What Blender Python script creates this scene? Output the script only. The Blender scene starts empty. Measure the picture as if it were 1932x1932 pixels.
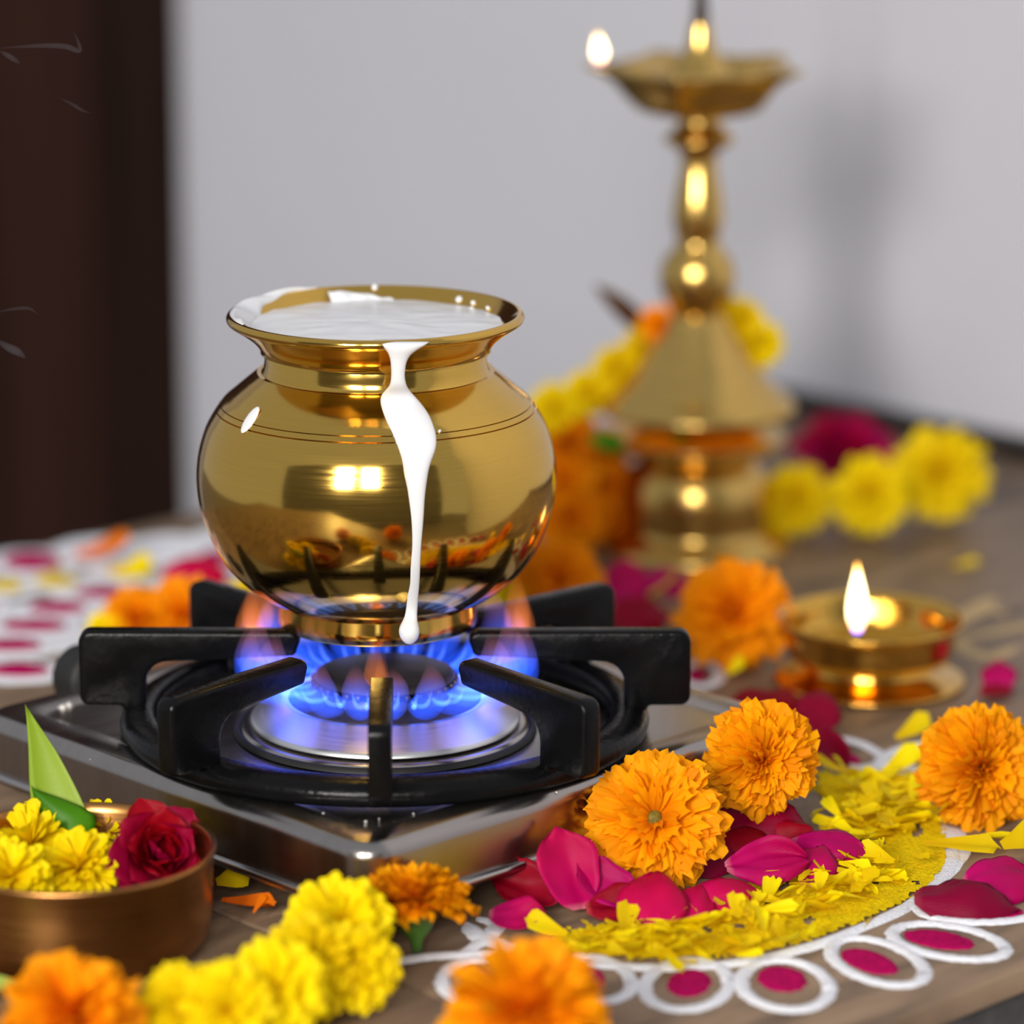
import bpy, bmesh, math, random
from mathutils import Vector, Matrix, noise
from mathutils.bvhtree import BVHTree

# ------------------------------------------------------------------ camera, world, lights, exposure
scene = bpy.context.scene
COL = scene.collection
FPX, HORIZON = 7200.0, -841.0                      # focal length in photo pixels, horizon row
PITCH = math.atan((966 - HORIZON) / FPX)
RIGHT = Vector((1, 0, 0))
FWD = Vector((0, math.cos(PITCH), -math.sin(PITCH)))
UP = Vector((0, math.sin(PITCH), math.cos(PITCH)))
CAM = Vector((0, 0, 0.487546))
ZP = 0.040                                          # height of the stove plate above the counter

cam_data = bpy.data.cameras.new('camera')
cam = bpy.data.objects.new('camera', cam_data)
COL.objects.link(cam)
cam.location = CAM
cam.rotation_euler = (math.pi / 2 - PITCH, 0, 0)
cam_data.sensor_width = 36.0
cam_data.lens = FPX / 1932 * 36.0
cam_data.clip_start = 0.05
cam_data.dof.use_dof = True
cam_data.dof.focus_distance = 1.445
cam_data.dof.aperture_fstop = 4.1
scene.camera = cam

world = bpy.data.worlds.new('world')
scene.world = world
world.use_nodes = True
world.node_tree.nodes['Background'].inputs[0].default_value = (0.88, 0.91, 1.0, 1)
world.node_tree.nodes['Background'].inputs[1].default_value = 0.30

def area_light(name, loc, target, sx, sy, power, color):
    l = bpy.data.lights.new(name, 'AREA')
    l.shape = 'RECTANGLE'; l.size = sx; l.size_y = sy; l.energy = power; l.color = color
    o = bpy.data.objects.new(name, l); COL.objects.link(o)
    o.location = loc
    o.rotation_euler = (Vector(target) - Vector(loc)).to_track_quat('-Z', 'Y').to_euler()
    return o
# daylight through the two windows in the wall behind the camera
WY = -1.2
area_light('window_daylight', (-0.95, WY + 0.02, 1.15), (-0.95, 5, 1.15), 0.50, 0.85, 62, (1.0, 0.96, 0.90))
area_light('window_daylight', (-0.15, WY + 0.02, 1.15), (-0.15, 5, 1.15), 0.50, 0.85, 26, (1.0, 0.96, 0.90))

scene.view_settings.view_transform = 'Standard'
scene.view_settings.look = 'None'
scene.view_settings.gamma = 1.0
scene.view_settings.use_curve_mapping = False
scene.view_settings.exposure = 0.52

# ------------------------------------------------------------------ pixel helpers
def ray(u, v):
    return FWD + RIGHT * ((u - 966) / FPX) - UP * ((v - 966) / FPX)
def Pz(u, v, z=0.0):
    r = ray(u, v); return CAM + r * ((z - CAM.z) / r.z)
def Py(u, v, y):
    r = ray(u, v); return CAM + r * (y / r.y)
def depth(P):
    return (Vector(P) - CAM).dot(FWD)
def mpp(P):                                         # metres per photo pixel at a point
    return depth(P) / FPX
A = Vector((math.cos(math.radians(44)), math.sin(math.radians(44)), 0))
B = Vector((-A.y, A.x, 0))
def AB(a, b, z=0.0):
    return A * a + B * b + Vector((0, 0, z))
ROT_AB = math.radians(44)

# ------------------------------------------------------------------ object helpers
def tag(o, label=None, cat=None, group=None, kind=None):
    if label: o['label'] = label
    if cat: o['category'] = cat
    if group: o['group'] = group
    if kind: o['kind'] = kind
    return o
def thing(name, label, cat, loc=(0, 0, 0), rotz=0, group=None):
    o = bpy.data.objects.new(name, None)
    o.empty_display_size = 0.01
    COL.objects.link(o); o.location = loc; o.rotation_euler = (0, 0, rotz)
    return tag(o, label, cat, group)
def link(name, me, mat=None, parent=None, loc=None, rot=None, scale=None):
    o = bpy.data.objects.new(name, me); COL.objects.link(o)
    if mat is not None and len(me.materials) == 0: me.materials.append(mat)
    if parent is not None: o.parent = parent
    if loc is not None: o.location = loc
    if rot is not None: o.rotation_euler = rot
    if scale is not None: o.scale = scale
    return o
def mesh(name, verts, faces, smooth=True):
    me = bpy.data.meshes.new(name)
    me.from_pydata([tuple(v) for v in verts], [], faces)
    if smooth:
        for p in me.polygons: p.use_smooth = True
    me.update()
    return me
def fix_normals(me):
    bm = bmesh.new(); bm.from_mesh(me)
    bmesh.ops.remove_doubles(bm, verts=bm.verts, dist=1e-7)
    bmesh.ops.recalc_face_normals(bm, faces=bm.faces)
    bm.to_mesh(me); bm.free()
    return me
def lathe(name, prof, seg=96, smooth=True):
    """prof: list of (r, z) going round the section; closed onto the axis where r == 0."""
    vs, fs = [], []
    n = len(prof)
    for r, z in prof:
        for k in range(seg):
            t = 2 * math.pi * k / seg
            vs.append((r * math.cos(t), r * math.sin(t), z))
    for i in range(n - 1):
        for k in range(seg):
            k2 = (k + 1) % seg
            fs.append((i * seg + k, i * seg + k2, (i + 1) * seg + k2, (i + 1) * seg + k))
    return fix_normals(mesh(name, vs, fs, smooth))
def sharp_by_angle(me, deg=35):
    bm = bmesh.new(); bm.from_mesh(me)
    for e in bm.edges:
        if len(e.link_faces) == 2 and e.calc_face_angle(0) > math.radians(deg): e.smooth = False
    bm.to_mesh(me); bm.free()
    return me
def catmull(pts, sub=4):
    out = []
    P = [Vector(p) for p in pts]
    for i in range(len(P) - 1):
        p0, p1, p2, p3 = P[max(i - 1, 0)], P[i], P[i + 1], P[min(i + 2, len(P) - 1)]
        for s in range(sub):
            t = s / sub
            out.append(0.5 * ((2 * p1) + (p2 - p0) * t + (2 * p0 - 5 * p1 + 4 * p2 - p3) * t * t + (3 * p1 - p0 - 3 * p2 + p3) * t ** 3))
    out.append(P[-1])
    return out
def tube(name, pts, radii, seg=12, flat=1.0):
    vs, fs = [], []
    P = [Vector(p) for p in pts]
    n = len(P)
    prev = None
    for i in range(n):
        t = (P[min(i + 1, n - 1)] - P[max(i - 1, 0)]).normalized()
        if prev is None:
            s = t.cross(Vector((0.13, -1, 0.21))).normalized()
        else:
            s = (prev - t * prev.dot(t)).normalized()
        prev = s
        w = t.cross(s)
        for k in range(seg):
            a = 2 * math.pi * k / seg
            vs.append(P[i] + (s * math.cos(a) + w * math.sin(a) * flat) * radii[i])
    for i in range(n - 1):
        for k in range(seg):
            k2 = (k + 1) % seg
            fs.append((i * seg + k, i * seg + k2, (i + 1) * seg + k2, (i + 1) * seg + k))
    fs.append(tuple(range(seg))[::-1]); fs.append(tuple((n - 1) * seg + k for k in range(seg)))
    return fix_normals(mesh(name, vs, fs))
def bevelled(me, width, segs=3, angle=30):
    bm = bmesh.new(); bm.from_mesh(me)
    es = [e for e in bm.edges if len(e.link_faces) == 2 and e.calc_face_angle(0) > math.radians(angle)]
    bmesh.ops.bevel(bm, geom=es, offset=width, segments=segs, profile=0.5, affect='EDGES', clamp_overlap=True)
    for f in bm.faces: f.smooth = True
    bm.to_mesh(me); bm.free()
    return me
def box(name, x0, x1, y0, y1, z0, z1):
    vs = [(x, y, z) for x in (x0, x1) for y in (y0, y1) for z in (z0, z1)]
    fs = [(0, 1, 3, 2), (4, 6, 7, 5), (0, 4, 5, 1), (2, 3, 7, 6), (0, 2, 6, 4), (1, 5, 7, 3)]
    return fix_normals(mesh(name, vs, fs, False))
def extrude_poly(name, pts, thick, axis='y'):
    """pts in (x, z), extruded symmetrically along y."""
    n = len(pts)
    vs = [(x, -thick / 2, z) for x, z in pts] + [(x, thick / 2, z) for x, z in pts]
    fs = [tuple(range(n)), tuple(range(n, 2 * n))[::-1]]
    for i in range(n):
        j = (i + 1) % n
        fs.append((i, j, n + j, n + i))
    return fix_normals(mesh(name, vs, fs, False))
def blob(name, rx, ry, rz, seg=16, rings=10):
    vs, fs = [], []
    for i in range(rings + 1):
        t = math.pi * i / rings
        for k in range(seg):
            a = 2 * math.pi * k / seg
            vs.append((rx * math.sin(t) * math.cos(a), ry * math.sin(t) * math.sin(a), rz * math.cos(t)))
    for i in range(rings):
        for k in range(seg):
            k2 = (k + 1) % seg
            fs.append((i * seg + k, i * seg + k2, (i + 1) * seg + k2, (i + 1) * seg + k))
    return fix_normals(mesh(name, vs, fs))

# ------------------------------------------------------------------ materials
def new_mat(name):
    m = bpy.data.materials.new(name); m.use_nodes = True
    nt = m.node_tree
    return m, nt, nt.nodes['Principled BSDF'], nt.nodes['Material Output']
def N(nt, kind, **kw):
    n = nt.nodes.new(kind)
    for k, v in kw.items(): setattr(n, k, v)
    return n
def ramp(nt, stops):
    r = N(nt, 'ShaderNodeValToRGB')
    e = r.color_ramp.elements
    while len(e) < len(stops): e.new(0.5)
    for q, (p, c) in zip(e, stops):
        q.position = p; q.color = (*c, 1)
    return r
def simple(name, col, rough=0.5, metal=0.0, var=0.0, scale=40, bump=0.0, bscale=200, spec=0.5, coat=0.0, stretch=(1, 1, 1), rvar=0.0):
    m, nt, b, out = new_mat(name)
    b.inputs['Base Color'].default_value = (*col, 1)
    b.inputs['Roughness'].default_value = rough
    b.inputs['Metallic'].default_value = metal
    b.inputs['Specular IOR Level'].default_value = spec
    b.inputs['Coat Weight'].default_value = coat
    tc = N(nt, 'ShaderNodeTexCoord')
    mp = N(nt, 'ShaderNodeMapping'); mp.inputs['Scale'].default_value = stretch
    nt.links.new(tc.outputs['Object'], mp.inputs['Vector'])
    if var or rvar:
        nz = N(nt, 'ShaderNodeTexNoise'); nz.inputs['Scale'].default_value = scale; nz.inputs['Detail'].default_value = 5
        nt.links.new(mp.outputs[0], nz.inputs['Vector'])
        if var:
            r = ramp(nt, [(0.3, tuple(c * (1 - var) for c in col)), (0.7, tuple(min(1, c * (1 + var)) for c in col))])
            nt.links.new(nz.outputs['Fac'], r.inputs[0]); nt.links.new(r.outputs[0], b.inputs['Base Color'])
        if rvar:
            mr = N(nt, 'ShaderNodeMapRange'); mr.inputs['From Min'].default_value = 0.3; mr.inputs['From Max'].default_value = 0.7
            mr.inputs['To Min'].default_value = max(0.02, rough - rvar); mr.inputs['To Max'].default_value = rough + rvar
            nt.links.new(nz.outputs['Fac'], mr.inputs['Value']); nt.links.new(mr.outputs[0], b.inputs['Roughness'])
    if bump:
        nb = N(nt, 'ShaderNodeTexNoise'); nb.inputs['Scale'].default_value = bscale; nb.inputs['Detail'].default_value = 3
        nt.links.new(mp.outputs[0], nb.inputs['Vector'])
        bp = N(nt, 'ShaderNodeBump'); bp.inputs['Strength'].default_value = bump; bp.inputs['Distance'].default_value = 0.001
        nt.links.new(nb.outputs['Fac'], bp.inputs['Height']); nt.links.new(bp.outputs[0], b.inputs['Normal'])
    return m
def petal_mat(name, c_base, c_tip, var=0.12, transl=0.3, rough=0.6, axis=0, stops=(0.15, 0.75), joined=False, sheen=0.0, light_base=None):
    """Thin petal: colour runs from claw to tip, each petal a little different, light passes through."""
    m, nt, b, out = new_mat(name)
    tc = N(nt, 'ShaderNodeTexCoord'); sx = N(nt, 'ShaderNodeSeparateXYZ')
    nt.links.new(tc.outputs['UV' if axis == 'uv' else 'Generated'], sx.inputs[0])
    st = [(stops[0], c_base), (stops[1], c_tip)]
    if light_base: st = [(0.0, light_base), (0.09, c_base)] + [(max(stops[1], 0.3), c_tip)]
    r = ramp(nt, st)
    nt.links.new(sx.outputs[0], r.inputs[0])
    hsv = N(nt, 'ShaderNodeHueSaturation')
    nz = N(nt, 'ShaderNodeTexNoise'); nz.inputs['Scale'].default_value = 120
    nt.links.new(tc.outputs['Object'], nz.inputs['Vector'])
    oi = N(nt, 'ShaderNodeObjectInfo')
    ad = N(nt, 'ShaderNodeMath', operation='ADD')
    nt.links.new(oi.outputs['Random'], ad.inputs[0]); nt.links.new(nz.outputs['Fac'], ad.inputs[1])
    mr = N(nt, 'ShaderNodeMapRange')
    mr.inputs['From Min'].default_value = 0.3; mr.inputs['From Max'].default_value = 1.7
    mr.inputs['To Min'].default_value = 1 - var; mr.inputs['To Max'].default_value = 1 + var
    nt.links.new(ad.outputs[0], mr.inputs['Value']); nt.links.new(mr.outputs[0], hsv.inputs['Value'])
    mh = N(nt, 'ShaderNodeMapRange'); mh.inputs['To Min'].default_value = 0.5 - var * 0.06; mh.inputs['To Max'].default_value = 0.5 + var * 0.06
    nt.links.new(oi.outputs['Random'], mh.inputs['Value']); nt.links.new(mh.outputs[0], hsv.inputs['Hue'])
    nt.links.new(r.outputs[0], hsv.inputs['Color'])
    nt.links.new(hsv.outputs[0], b.inputs['Base Color'])
    b.inputs['Roughness'].default_value = rough
    b.inputs['Specular IOR Level'].default_value = 0.12
    b.inputs['Sheen Weight'].default_value = sheen
    # veins
    wv = N(nt, 'ShaderNodeTexWave'); wv.inputs['Scale'].default_value = 9; wv.bands_direction = 'Y'; wv.inputs['Distortion'].default_value = 2.0
    nt.links.new(tc.outputs['Generated'], wv.inputs['Vector'])
    bp = N(nt, 'ShaderNodeBump'); bp.inputs['Strength'].default_value = 0.10; bp.inputs['Distance'].default_value = 0.0003
    nt.links.new(wv.outputs['Fac'], bp.inputs['Height']); nt.links.new(bp.outputs[0], b.inputs['Normal'])
    tl = N(nt, 'ShaderNodeBsdfTranslucent'); nt.links.new(hsv.outputs[0], tl.inputs['Color'])
    mx = N(nt, 'ShaderNodeMixShader'); mx.inputs[0].default_value = transl
    nt.links.new(b.outputs[0], mx.inputs[1]); nt.links.new(tl.outputs[0], mx.inputs[2])
    nt.links.new(mx.outputs[0], out.inputs['Surface'])
    return m
def brushed(name, col, rough, aniso_scale=(1, 1, 60), bump=0.06, rvar=0.08, sc=30, var=0.08):
    return simple(name, col, rough, 1.0, var=var, scale=sc, bump=bump, bscale=70, stretch=aniso_scale, rvar=rvar)
def flame_volume(name, stops, strength):
    """Glowing gas: emission volume whose colour runs up the tongue (generated z)."""
    m = bpy.data.materials.new(name); m.use_nodes = True
    nt = m.node_tree; nt.nodes.clear()
    out = N(nt, 'ShaderNodeOutputMaterial'); em = N(nt, 'ShaderNodeEmission')
    tc = N(nt, 'ShaderNodeTexCoord'); sx = N(nt, 'ShaderNodeSeparateXYZ')
    nt.links.new(tc.outputs['Generated'], sx.inputs[0])
    r = ramp(nt, stops); nt.links.new(sx.outputs['Z'], r.inputs[0])
    nt.links.new(r.outputs[0], em.inputs['Color']); em.inputs['Strength'].default_value = strength
    nt.links.new(em.outputs[0], out.inputs['Volume'])
    return m
def flame_surface(name, stops, strength):
    m = bpy.data.materials.new(name); m.use_nodes = True
    nt = m.node_tree; nt.nodes.clear()
    out = N(nt, 'ShaderNodeOutputMaterial'); em = N(nt, 'ShaderNodeEmission')
    tc = N(nt, 'ShaderNodeTexCoord'); sx = N(nt, 'ShaderNodeSeparateXYZ')
    nt.links.new(tc.outputs['Generated'], sx.inputs[0])
    r = ramp(nt, stops); nt.links.new(sx.outputs['Z'], r.inputs[0])
    nt.links.new(r.outputs[0], em.inputs['Color']); em.inputs['Strength'].default_value = strength
    nt.links.new(em.outputs[0], out.inputs['Surface'])
    return m

M = {}
M['wall'] = simple('wall_paint', (0.575, 0.575, 0.628), 0.7, var=0.02, scale=3, bump=0.05, bscale=60)
M['door'] = simple('dark_wood', (0.020, 0.0095, 0.0065), 0.55, spec=0.04, var=0.35, scale=6, stretch=(12, 12, 0.8))
M['door_gap_shade'] = simple('shaded_gap_wood', (0.006, 0.003, 0.002), 0.6, spec=0.02)  # door wood coloured near black to paint in shade between frame and panels
M['door_red'] = simple('reddish_dark_wood', (0.034, 0.0135, 0.0095), 0.55, spec=0.05, var=0.25, scale=5, stretch=(10, 10, 0.6))
M['skirt'] = simple('black_granite_upstand', (0.020, 0.015, 0.013), 0.35, var=0.3)
M['floor'] = simple('floor_tile', (0.25, 0.21, 0.18), 0.4, var=0.1, scale=5)
M['white_frame'] = simple('window_frame_paint', (0.55, 0.55, 0.56), 0.4)
M['room'] = simple('room_wall_paint', (0.30, 0.29, 0.27), 0.7, var=0.05, scale=3)
M['stone_side'] = simple('rough_stone_edge', (0.05, 0.047, 0.045), 0.6, var=0.5, scale=60, bump=0.4, bscale=150)
M['brass'] = brushed('polished_brass', (0.74, 0.46, 0.095), 0.12, (1, 1, 40), 0.006, 0.03, var=0.03)
M['brass_lamp'] = brushed('lamp_brass', (0.70, 0.46, 0.13), 0.22, (1, 1, 30), 0.02, 0.05)
M['brass_diya'] = brushed('diya_brass', (0.78, 0.46, 0.09), 0.15, (1, 1, 30), 0.02, 0.05)
M['bronze'] = brushed('bronze_bowl', (0.46, 0.22, 0.070), 0.30, (1, 1, 30), 0.02, 0.04, var=0.05)
M['finial'] = simple('dark_finial', (0.03, 0.015, 0.01), 0.4)
M['steel'] = brushed('brushed_steel', (0.40, 0.37, 0.345), 0.24, (1, 8, 1), 0.0, 0.02, var=0.05)
M['steel_side'] = brushed('stove_side_steel', (0.50, 0.47, 0.45), 0.22, (1, 1, 40), 0.0, 0.02, var=0.03)
M['alu'] = brushed('turned_aluminium', (0.82, 0.82, 0.82), 0.36, (1, 1, 120), 0.012, 0.05, var=0.03)
M['enamel'] = simple('black_enamel', (0.004, 0.004, 0.0045), 0.27, bump=0.2, bscale=350, spec=0.16, rvar=0.08, scale=90)
M['rubber'] = simple('black_rubber', (0.010, 0.010, 0.010), 0.6)
M['burner'] = simple('dark_burner_metal', (0.055, 0.05, 0.055), 0.45, 0.6, var=0.3, scale=120, bump=0.1)
M['milk'] = simple('milk', (0.77, 0.78, 0.80), 0.25, spec=0.4)
mb = M['milk'].node_tree.nodes['Principled BSDF']
mb.inputs['Subsurface Weight'].default_value = 0.3
mb.inputs['Subsurface Radius'].default_value = (0.004, 0.003, 0.002)
M['oil'] = simple('lamp_oil', (0.30, 0.16, 0.015), 0.05, 0.0, spec=0.6, coat=0.6)
M['wick'] = simple('charred_wick', (0.05, 0.03, 0.02), 0.9)
M['white_powder'] = simple('white_rangoli_powder', (0.80, 0.81, 0.86), 0.9, var=0.06, scale=600, bump=0.8, bscale=900)
M['magenta_powder'] = simple('magenta_rangoli_powder', (0.43, 0.001, 0.09), 0.85, spec=0.08, var=0.25, scale=500, bump=0.7, bscale=900)
M['yellow_powder'] = simple('yellow_rangoli_powder', (0.82, 0.57, 0.002), 0.9, spec=0.08, var=0.25, scale=700, bump=0.9, bscale=900)
M['tan_powder'] = simple('tan_chalk', (0.52, 0.37, 0.18), 0.9, var=0.15, scale=400)
M['green'] = simple('calyx_green', (0.06, 0.16, 0.015), 0.5, var=0.3, scale=150)
M['pistil'] = simple('pistil_olive', (0.16, 0.13, 0.010), 0.7, var=0.5, scale=500, bump=0.8, bscale=600)
M['crumb'] = simple('salt_grain', (0.7, 0.68, 0.64), 0.3)
M['orange'] = petal_mat('marigold_orange', (0.88, 0.22, 0.001), (0.97, 0.385, 0.002), 0.14, 0.32)
M['orange_j'] = petal_mat('marigold_orange_joined', (0.86, 0.20, 0.001), (0.96, 0.35, 0.002), 0.12, 0.32, axis='uv')
M['yellow_j'] = petal_mat('chrysanthemum_yellow', (0.84, 0.54, 0.001), (0.93, 0.72, 0.003), 0.10, 0.30, axis='uv')
M['yellow_p'] = petal_mat('yellow_petal', (0.86, 0.60, 0.001), (0.94, 0.73, 0.003), 0.20, 0.30)
M['orange_p'] = petal_mat('loose_orange_petal', (0.85, 0.16, 0.003), (0.9, 0.23, 0.004), 0.1, 0.3)
M['magenta'] = petal_mat('magenta_rose_petal', (0.52, 0.002, 0.115), (0.44, 0.001, 0.065), 0.22, 0.16, 0.5, light_base=(0.62, 0.16, 0.22))
M['crimson'] = petal_mat('crimson_rose_petal', (0.27, 0.001, 0.018), (0.24, 0.0005, 0.013), 0.22, 0.14, 0.5, light_base=(0.42, 0.05, 0.06))
M['rose'] = petal_mat('red_rose', (0.17, 0.0005, 0.012), (0.27, 0.001, 0.022), 0.18, 0.15, 0.5)
M['leaf_pale'] = petal_mat('pale_leaf', (0.30, 0.44, 0.03), (0.42, 0.56, 0.10), 0.06, 0.35, 0.4)
M['leaf_dark'] = petal_mat('dark_leaf', (0.05, 0.17, 0.004), (0.07, 0.22, 0.006), 0.06, 0.25, 0.35)
M['leaf_dry'] = petal_mat('brown_leaf', (0.06, 0.02, 0.006), (0.09, 0.04, 0.012), 0.1, 0.2, 0.5)
M['cream'] = petal_mat('cream_bud', (0.60, 0.55, 0.30), (0.75, 0.72, 0.50), 0.08, 0.3)
# counter stone
m, nt, b, out = new_mat('brown_stone')
tc = N(nt, 'ShaderNodeTexCoord'); mp = N(nt, 'ShaderNodeMapping'); mp.inputs['Scale'].default_value = (3, 14, 3)
nt.links.new(tc.outputs['Object'], mp.inputs['Vector'])
nz = N(nt, 'ShaderNodeTexNoise'); nz.inputs['Scale'].default_value = 5; nz.inputs['Detail'].default_value = 8
nt.links.new(mp.outputs[0], nz.inputs['Vector'])
r = ramp(nt, [(0.28, (0.100, 0.066, 0.044)), (0.5, (0.215, 0.143, 0.090)), (0.75, (0.33, 0.222, 0.138))])
nt.links.new(nz.outputs['Fac'], r.inputs[0]); nt.links.new(r.outputs[0], b.inputs['Base Color'])
b.inputs['Roughness'].default_value = 0.46
b.inputs['Specular IOR Level'].default_value = 0.32
bp = N(nt, 'ShaderNodeBump'); bp.inputs['Strength'].default_value = 0.12; bp.inputs['Distance'].default_value = 0.001
nz2 = N(nt, 'ShaderNodeTexNoise'); nz2.inputs['Scale'].default_value = 160
nt.links.new(tc.outputs['Object'], nz2.inputs['Vector']); nt.links.new(nz2.outputs['Fac'], bp.inputs['Height']); nt.links.new(bp.outputs[0], b.inputs['Normal'])
M['stone'] = m
# flames
M['fl_outer'] = flame_volume('gas_flame_outer', [(0.0, (0.01, 0.08, 1.0)), (0.40, (0.03, 0.11, 1.0)), (0.62, (0.12, 0.11, 0.60)), (0.82, (0.26, 0.09, 0.14)), (1.0, (0.05, 0.012, 0.006))], 42)
M['fl_core'] = flame_volume('gas_flame_core', [(0.0, (0.03, 0.12, 1.0)), (0.5, (0.12, 0.24, 1.0)), (0.85, (0.06, 0.10, 0.9)), (1.0, (0.0, 0.01, 0.1))], 300)
M['fl_orange'] = flame_volume('gas_flame_orange', [(0.0, (0.9, 0.22, 0.10)), (0.3, (1.0, 0.26, 0.06)), (0.75, (0.55, 0.13, 0.03)), (1.0, (0.10, 0.02, 0.005))], 32)
M['fl_lamp'] = flame_surface('oil_flame', [(0.0, (0.10, 0.10, 0.9)), (0.10, (0.8, 0.35, 0.12)), (0.24, (1.0, 0.78, 0.42)), (0.80, (1.0, 0.80, 0.42)), (0.94, (1.0, 0.52, 0.08)), (1.0, (0.9, 0.35, 0.03))], 6)

# ------------------------------------------------------------------ room
WALL_A = 1.648
def wall_box(name, mat, a0, a1, b0, b1, z0, z1, parent=None):
    me = box(name, a0, a1, b0, b1, z0, z1)
    o = link(name, me, mat, parent)
    if parent is None: o.rotation_euler = (0, 0, ROT_AB)
    return o
FLOOR_Z = -0.86
B_DOOR = 2.035
o = wall_box('wall_right', M['wall'], WALL_A, WALL_A + 0.12, -1.2, B_DOOR, FLOOR_Z, 1.9); tag(o, kind='structure')
o = wall_box('wall_left', M['wall'], WALL_A, WALL_A + 0.12, 3.2, 6.5, FLOOR_Z, 1.9); tag(o, kind='structure')
d = thing('door_1', 'dark brown wooden door in the pale wall', 'door', (0, 0, 0), ROT_AB); d['kind'] = 'structure'; del d['category']
wall_box('door_frame', M['door'], WALL_A - 0.012, WALL_A + 0.05, B_DOOR, B_DOOR + 0.078, FLOOR_Z, 1.4, d)
wall_box('door_frame', M['door'], WALL_A - 0.012, WALL_A + 0.05, 3.10, 3.2, FLOOR_Z, 1.4, d)
wall_box('door_frame', M['door'], WALL_A - 0.012, WALL_A + 0.05, B_DOOR + 0.078, 3.10, 1.32, 1.4, d)
wall_box('door_leaf', M['door_gap_shade'], WALL_A + 0.02, WALL_A + 0.06, B_DOOR + 0.078, 3.10, FLOOR_Z, 1.32, d)
for q in range(4):
    b0 = B_DOOR + 0.105 + q * 0.24
    wall_box('door_panel', M['door_red'], WALL_A + 0.006, WALL_A + 0.021, b0, b0 + 0.215, FLOOR_Z + 0.1, 1.25, d)
wall_box('wall_top', M['wall'], WALL_A, WALL_A + 0.12, B_DOOR, 3.2, 1.4, 1.9)['kind'] = 'structure'
o = link('floor', box('floor', -4.5, 3.2, WY - 0.3, 6.5, FLOOR_Z - 0.05, FLOOR_Z), M['floor']); tag(o, kind='structure')
# wall behind the camera with its two windows
def back_wall():
    xs = [-4.5, -1.225, -0.675, -0.425, 0.125, 2.4]
    for i in range(5):
        x0, x1 = xs[i], xs[i + 1]
        if i in (1, 3):
            tag(link('wall_front', box('wall_front', x0, x1, WY - 0.12, WY, FLOOR_Z, 0.675), M['room']), kind='structure')
            tag(link('wall_front', box('wall_front', x0, x1, WY - 0.12, WY, 1.625, 1.9), M['room']), kind='structure')
            w = tag(link('window_%d' % (1 if i == 1 else 2), box('pane', x0, x1, WY - 0.06, WY - 0.05, 0.675, 1.625), M['white_frame']), kind='structure')
            for (a0, a1, z0, z1) in ((x0, x0 + 0.03, 0.675, 1.625), (x1 - 0.03, x1, 0.675, 1.625), (x0, x1, 0.675, 0.705), (x0, x1, 1.595, 1.625), ((x0 + x1) / 2 - 0.012, (x0 + x1) / 2 + 0.012, 0.675, 1.625)):
                link('window_frame', box('window_frame', a0, a1, WY - 0.02, WY + 0.05, z0, z1), M['white_frame'], w)
        else:
            tag(link('wall_front', box('wall_front', x0, x1, WY - 0.12, WY, FLOOR_Z, 1.9), M['room']), kind='structure')
back_wall()

# ------------------------------------------------------------------ counter
seam = Pz(790, 1868).dot(A)
ct = thing('countertop', 'brown stone countertop under the stove and flowers', 'countertop', (0, 0, 0), ROT_AB)
for a0, a1 in ((0.15, seam - 0.0009), (seam + 0.0009, WALL_A - 0.001)):
    s = link('stone_slab', bevelled(box('stone_slab', a0, a1, 0.792, 1.512, -0.010, 0.0), 0.0012, 2), M['stone'], ct)
wall_box('stone_edge', M['stone_side'], 0.15, WALL_A - 0.001, 0.795, 1.509, -0.06, -0.0101, ct)
wall_box('cabinet_base', M['door'], 0.18, WALL_A - 0.002, 0.84, 1.49, FLOOR_Z, -0.0601, ct)
o = wall_box('baseboard_right', M['skirt'], WALL_A - 0.012, WALL_A - 0.0005, 0.792, 1.512, 0.0, 0.011); tag(o, kind='structure')

# ------------------------------------------------------------------ gas stove
BC = Pz(727, 1368, ZP)                               # burner centre on the plate
a0, a1, b0, b1 = 0.8575, 1.0925, 0.963, 1.199
sc_ = AB((a0 + a1) / 2, (b0 + b1) / 2)
stove = thing('gas_stove', 'stainless steel single burner gas stove with brushed top plate', 'stove', sc_, ROT_AB)
hx, hy = (a1 - a0) / 2, (b1 - b0) / 2
def rounded_rect(hx, hy, r, n=8):
    pts = []
    for cx, cy, st in ((hx - r, hy - r, 0), (-hx + r, hy - r, 90), (-hx + r, -hy + r, 180), (hx - r, -hy + r, 270)):
        for k in range(n + 1):
            t = math.radians(st + 90 * k / n)
            pts.append((cx + r * math.cos(t), cy + r * math.sin(t)))
    return pts
def shell(name, levels, n=8, cap_top=True, cap_bottom=False):
    vs, fs = [], []
    m_ = 4 * (n + 1)
    for (ix, z, r) in levels:
        for x, y in rounded_rect(hx + ix, hy + ix, r, n): vs.append((x, y, z))
    for i in range(len(levels) - 1):
        for k in range(m_):
            k2 = (k + 1) % m_
            fs.append((i * m_ + k, i * m_ + k2, (i + 1) * m_ + k2, (i + 1) * m_ + k))
    if cap_top: fs.append(tuple((len(levels) - 1) * m_ + k for k in range(m_)))
    if cap_bottom: fs.append(tuple(range(m_))[::-1])
    return mesh(name, vs, fs)
lev = [(0, 0.0175, 0.014), (0, ZP - 0.006, 0.014)]
for k in range(1, 7):
    t = math.radians(90 * k / 6)
    lev.append((-0.006 * (1 - math.cos(t)), ZP - 0.006 + 0.006 * math.sin(t), 0.014 - 0.006 * (1 - math.cos(t)) * 0.6))
lev += [(-0.0155, ZP - 0.0001, 0.008), (-0.0185, ZP - 0.0012, 0.008), (-0.022, ZP - 0.0015, 0.008)]
link('top_plate', shell('top_plate', lev), M['steel'], stove)
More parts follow.
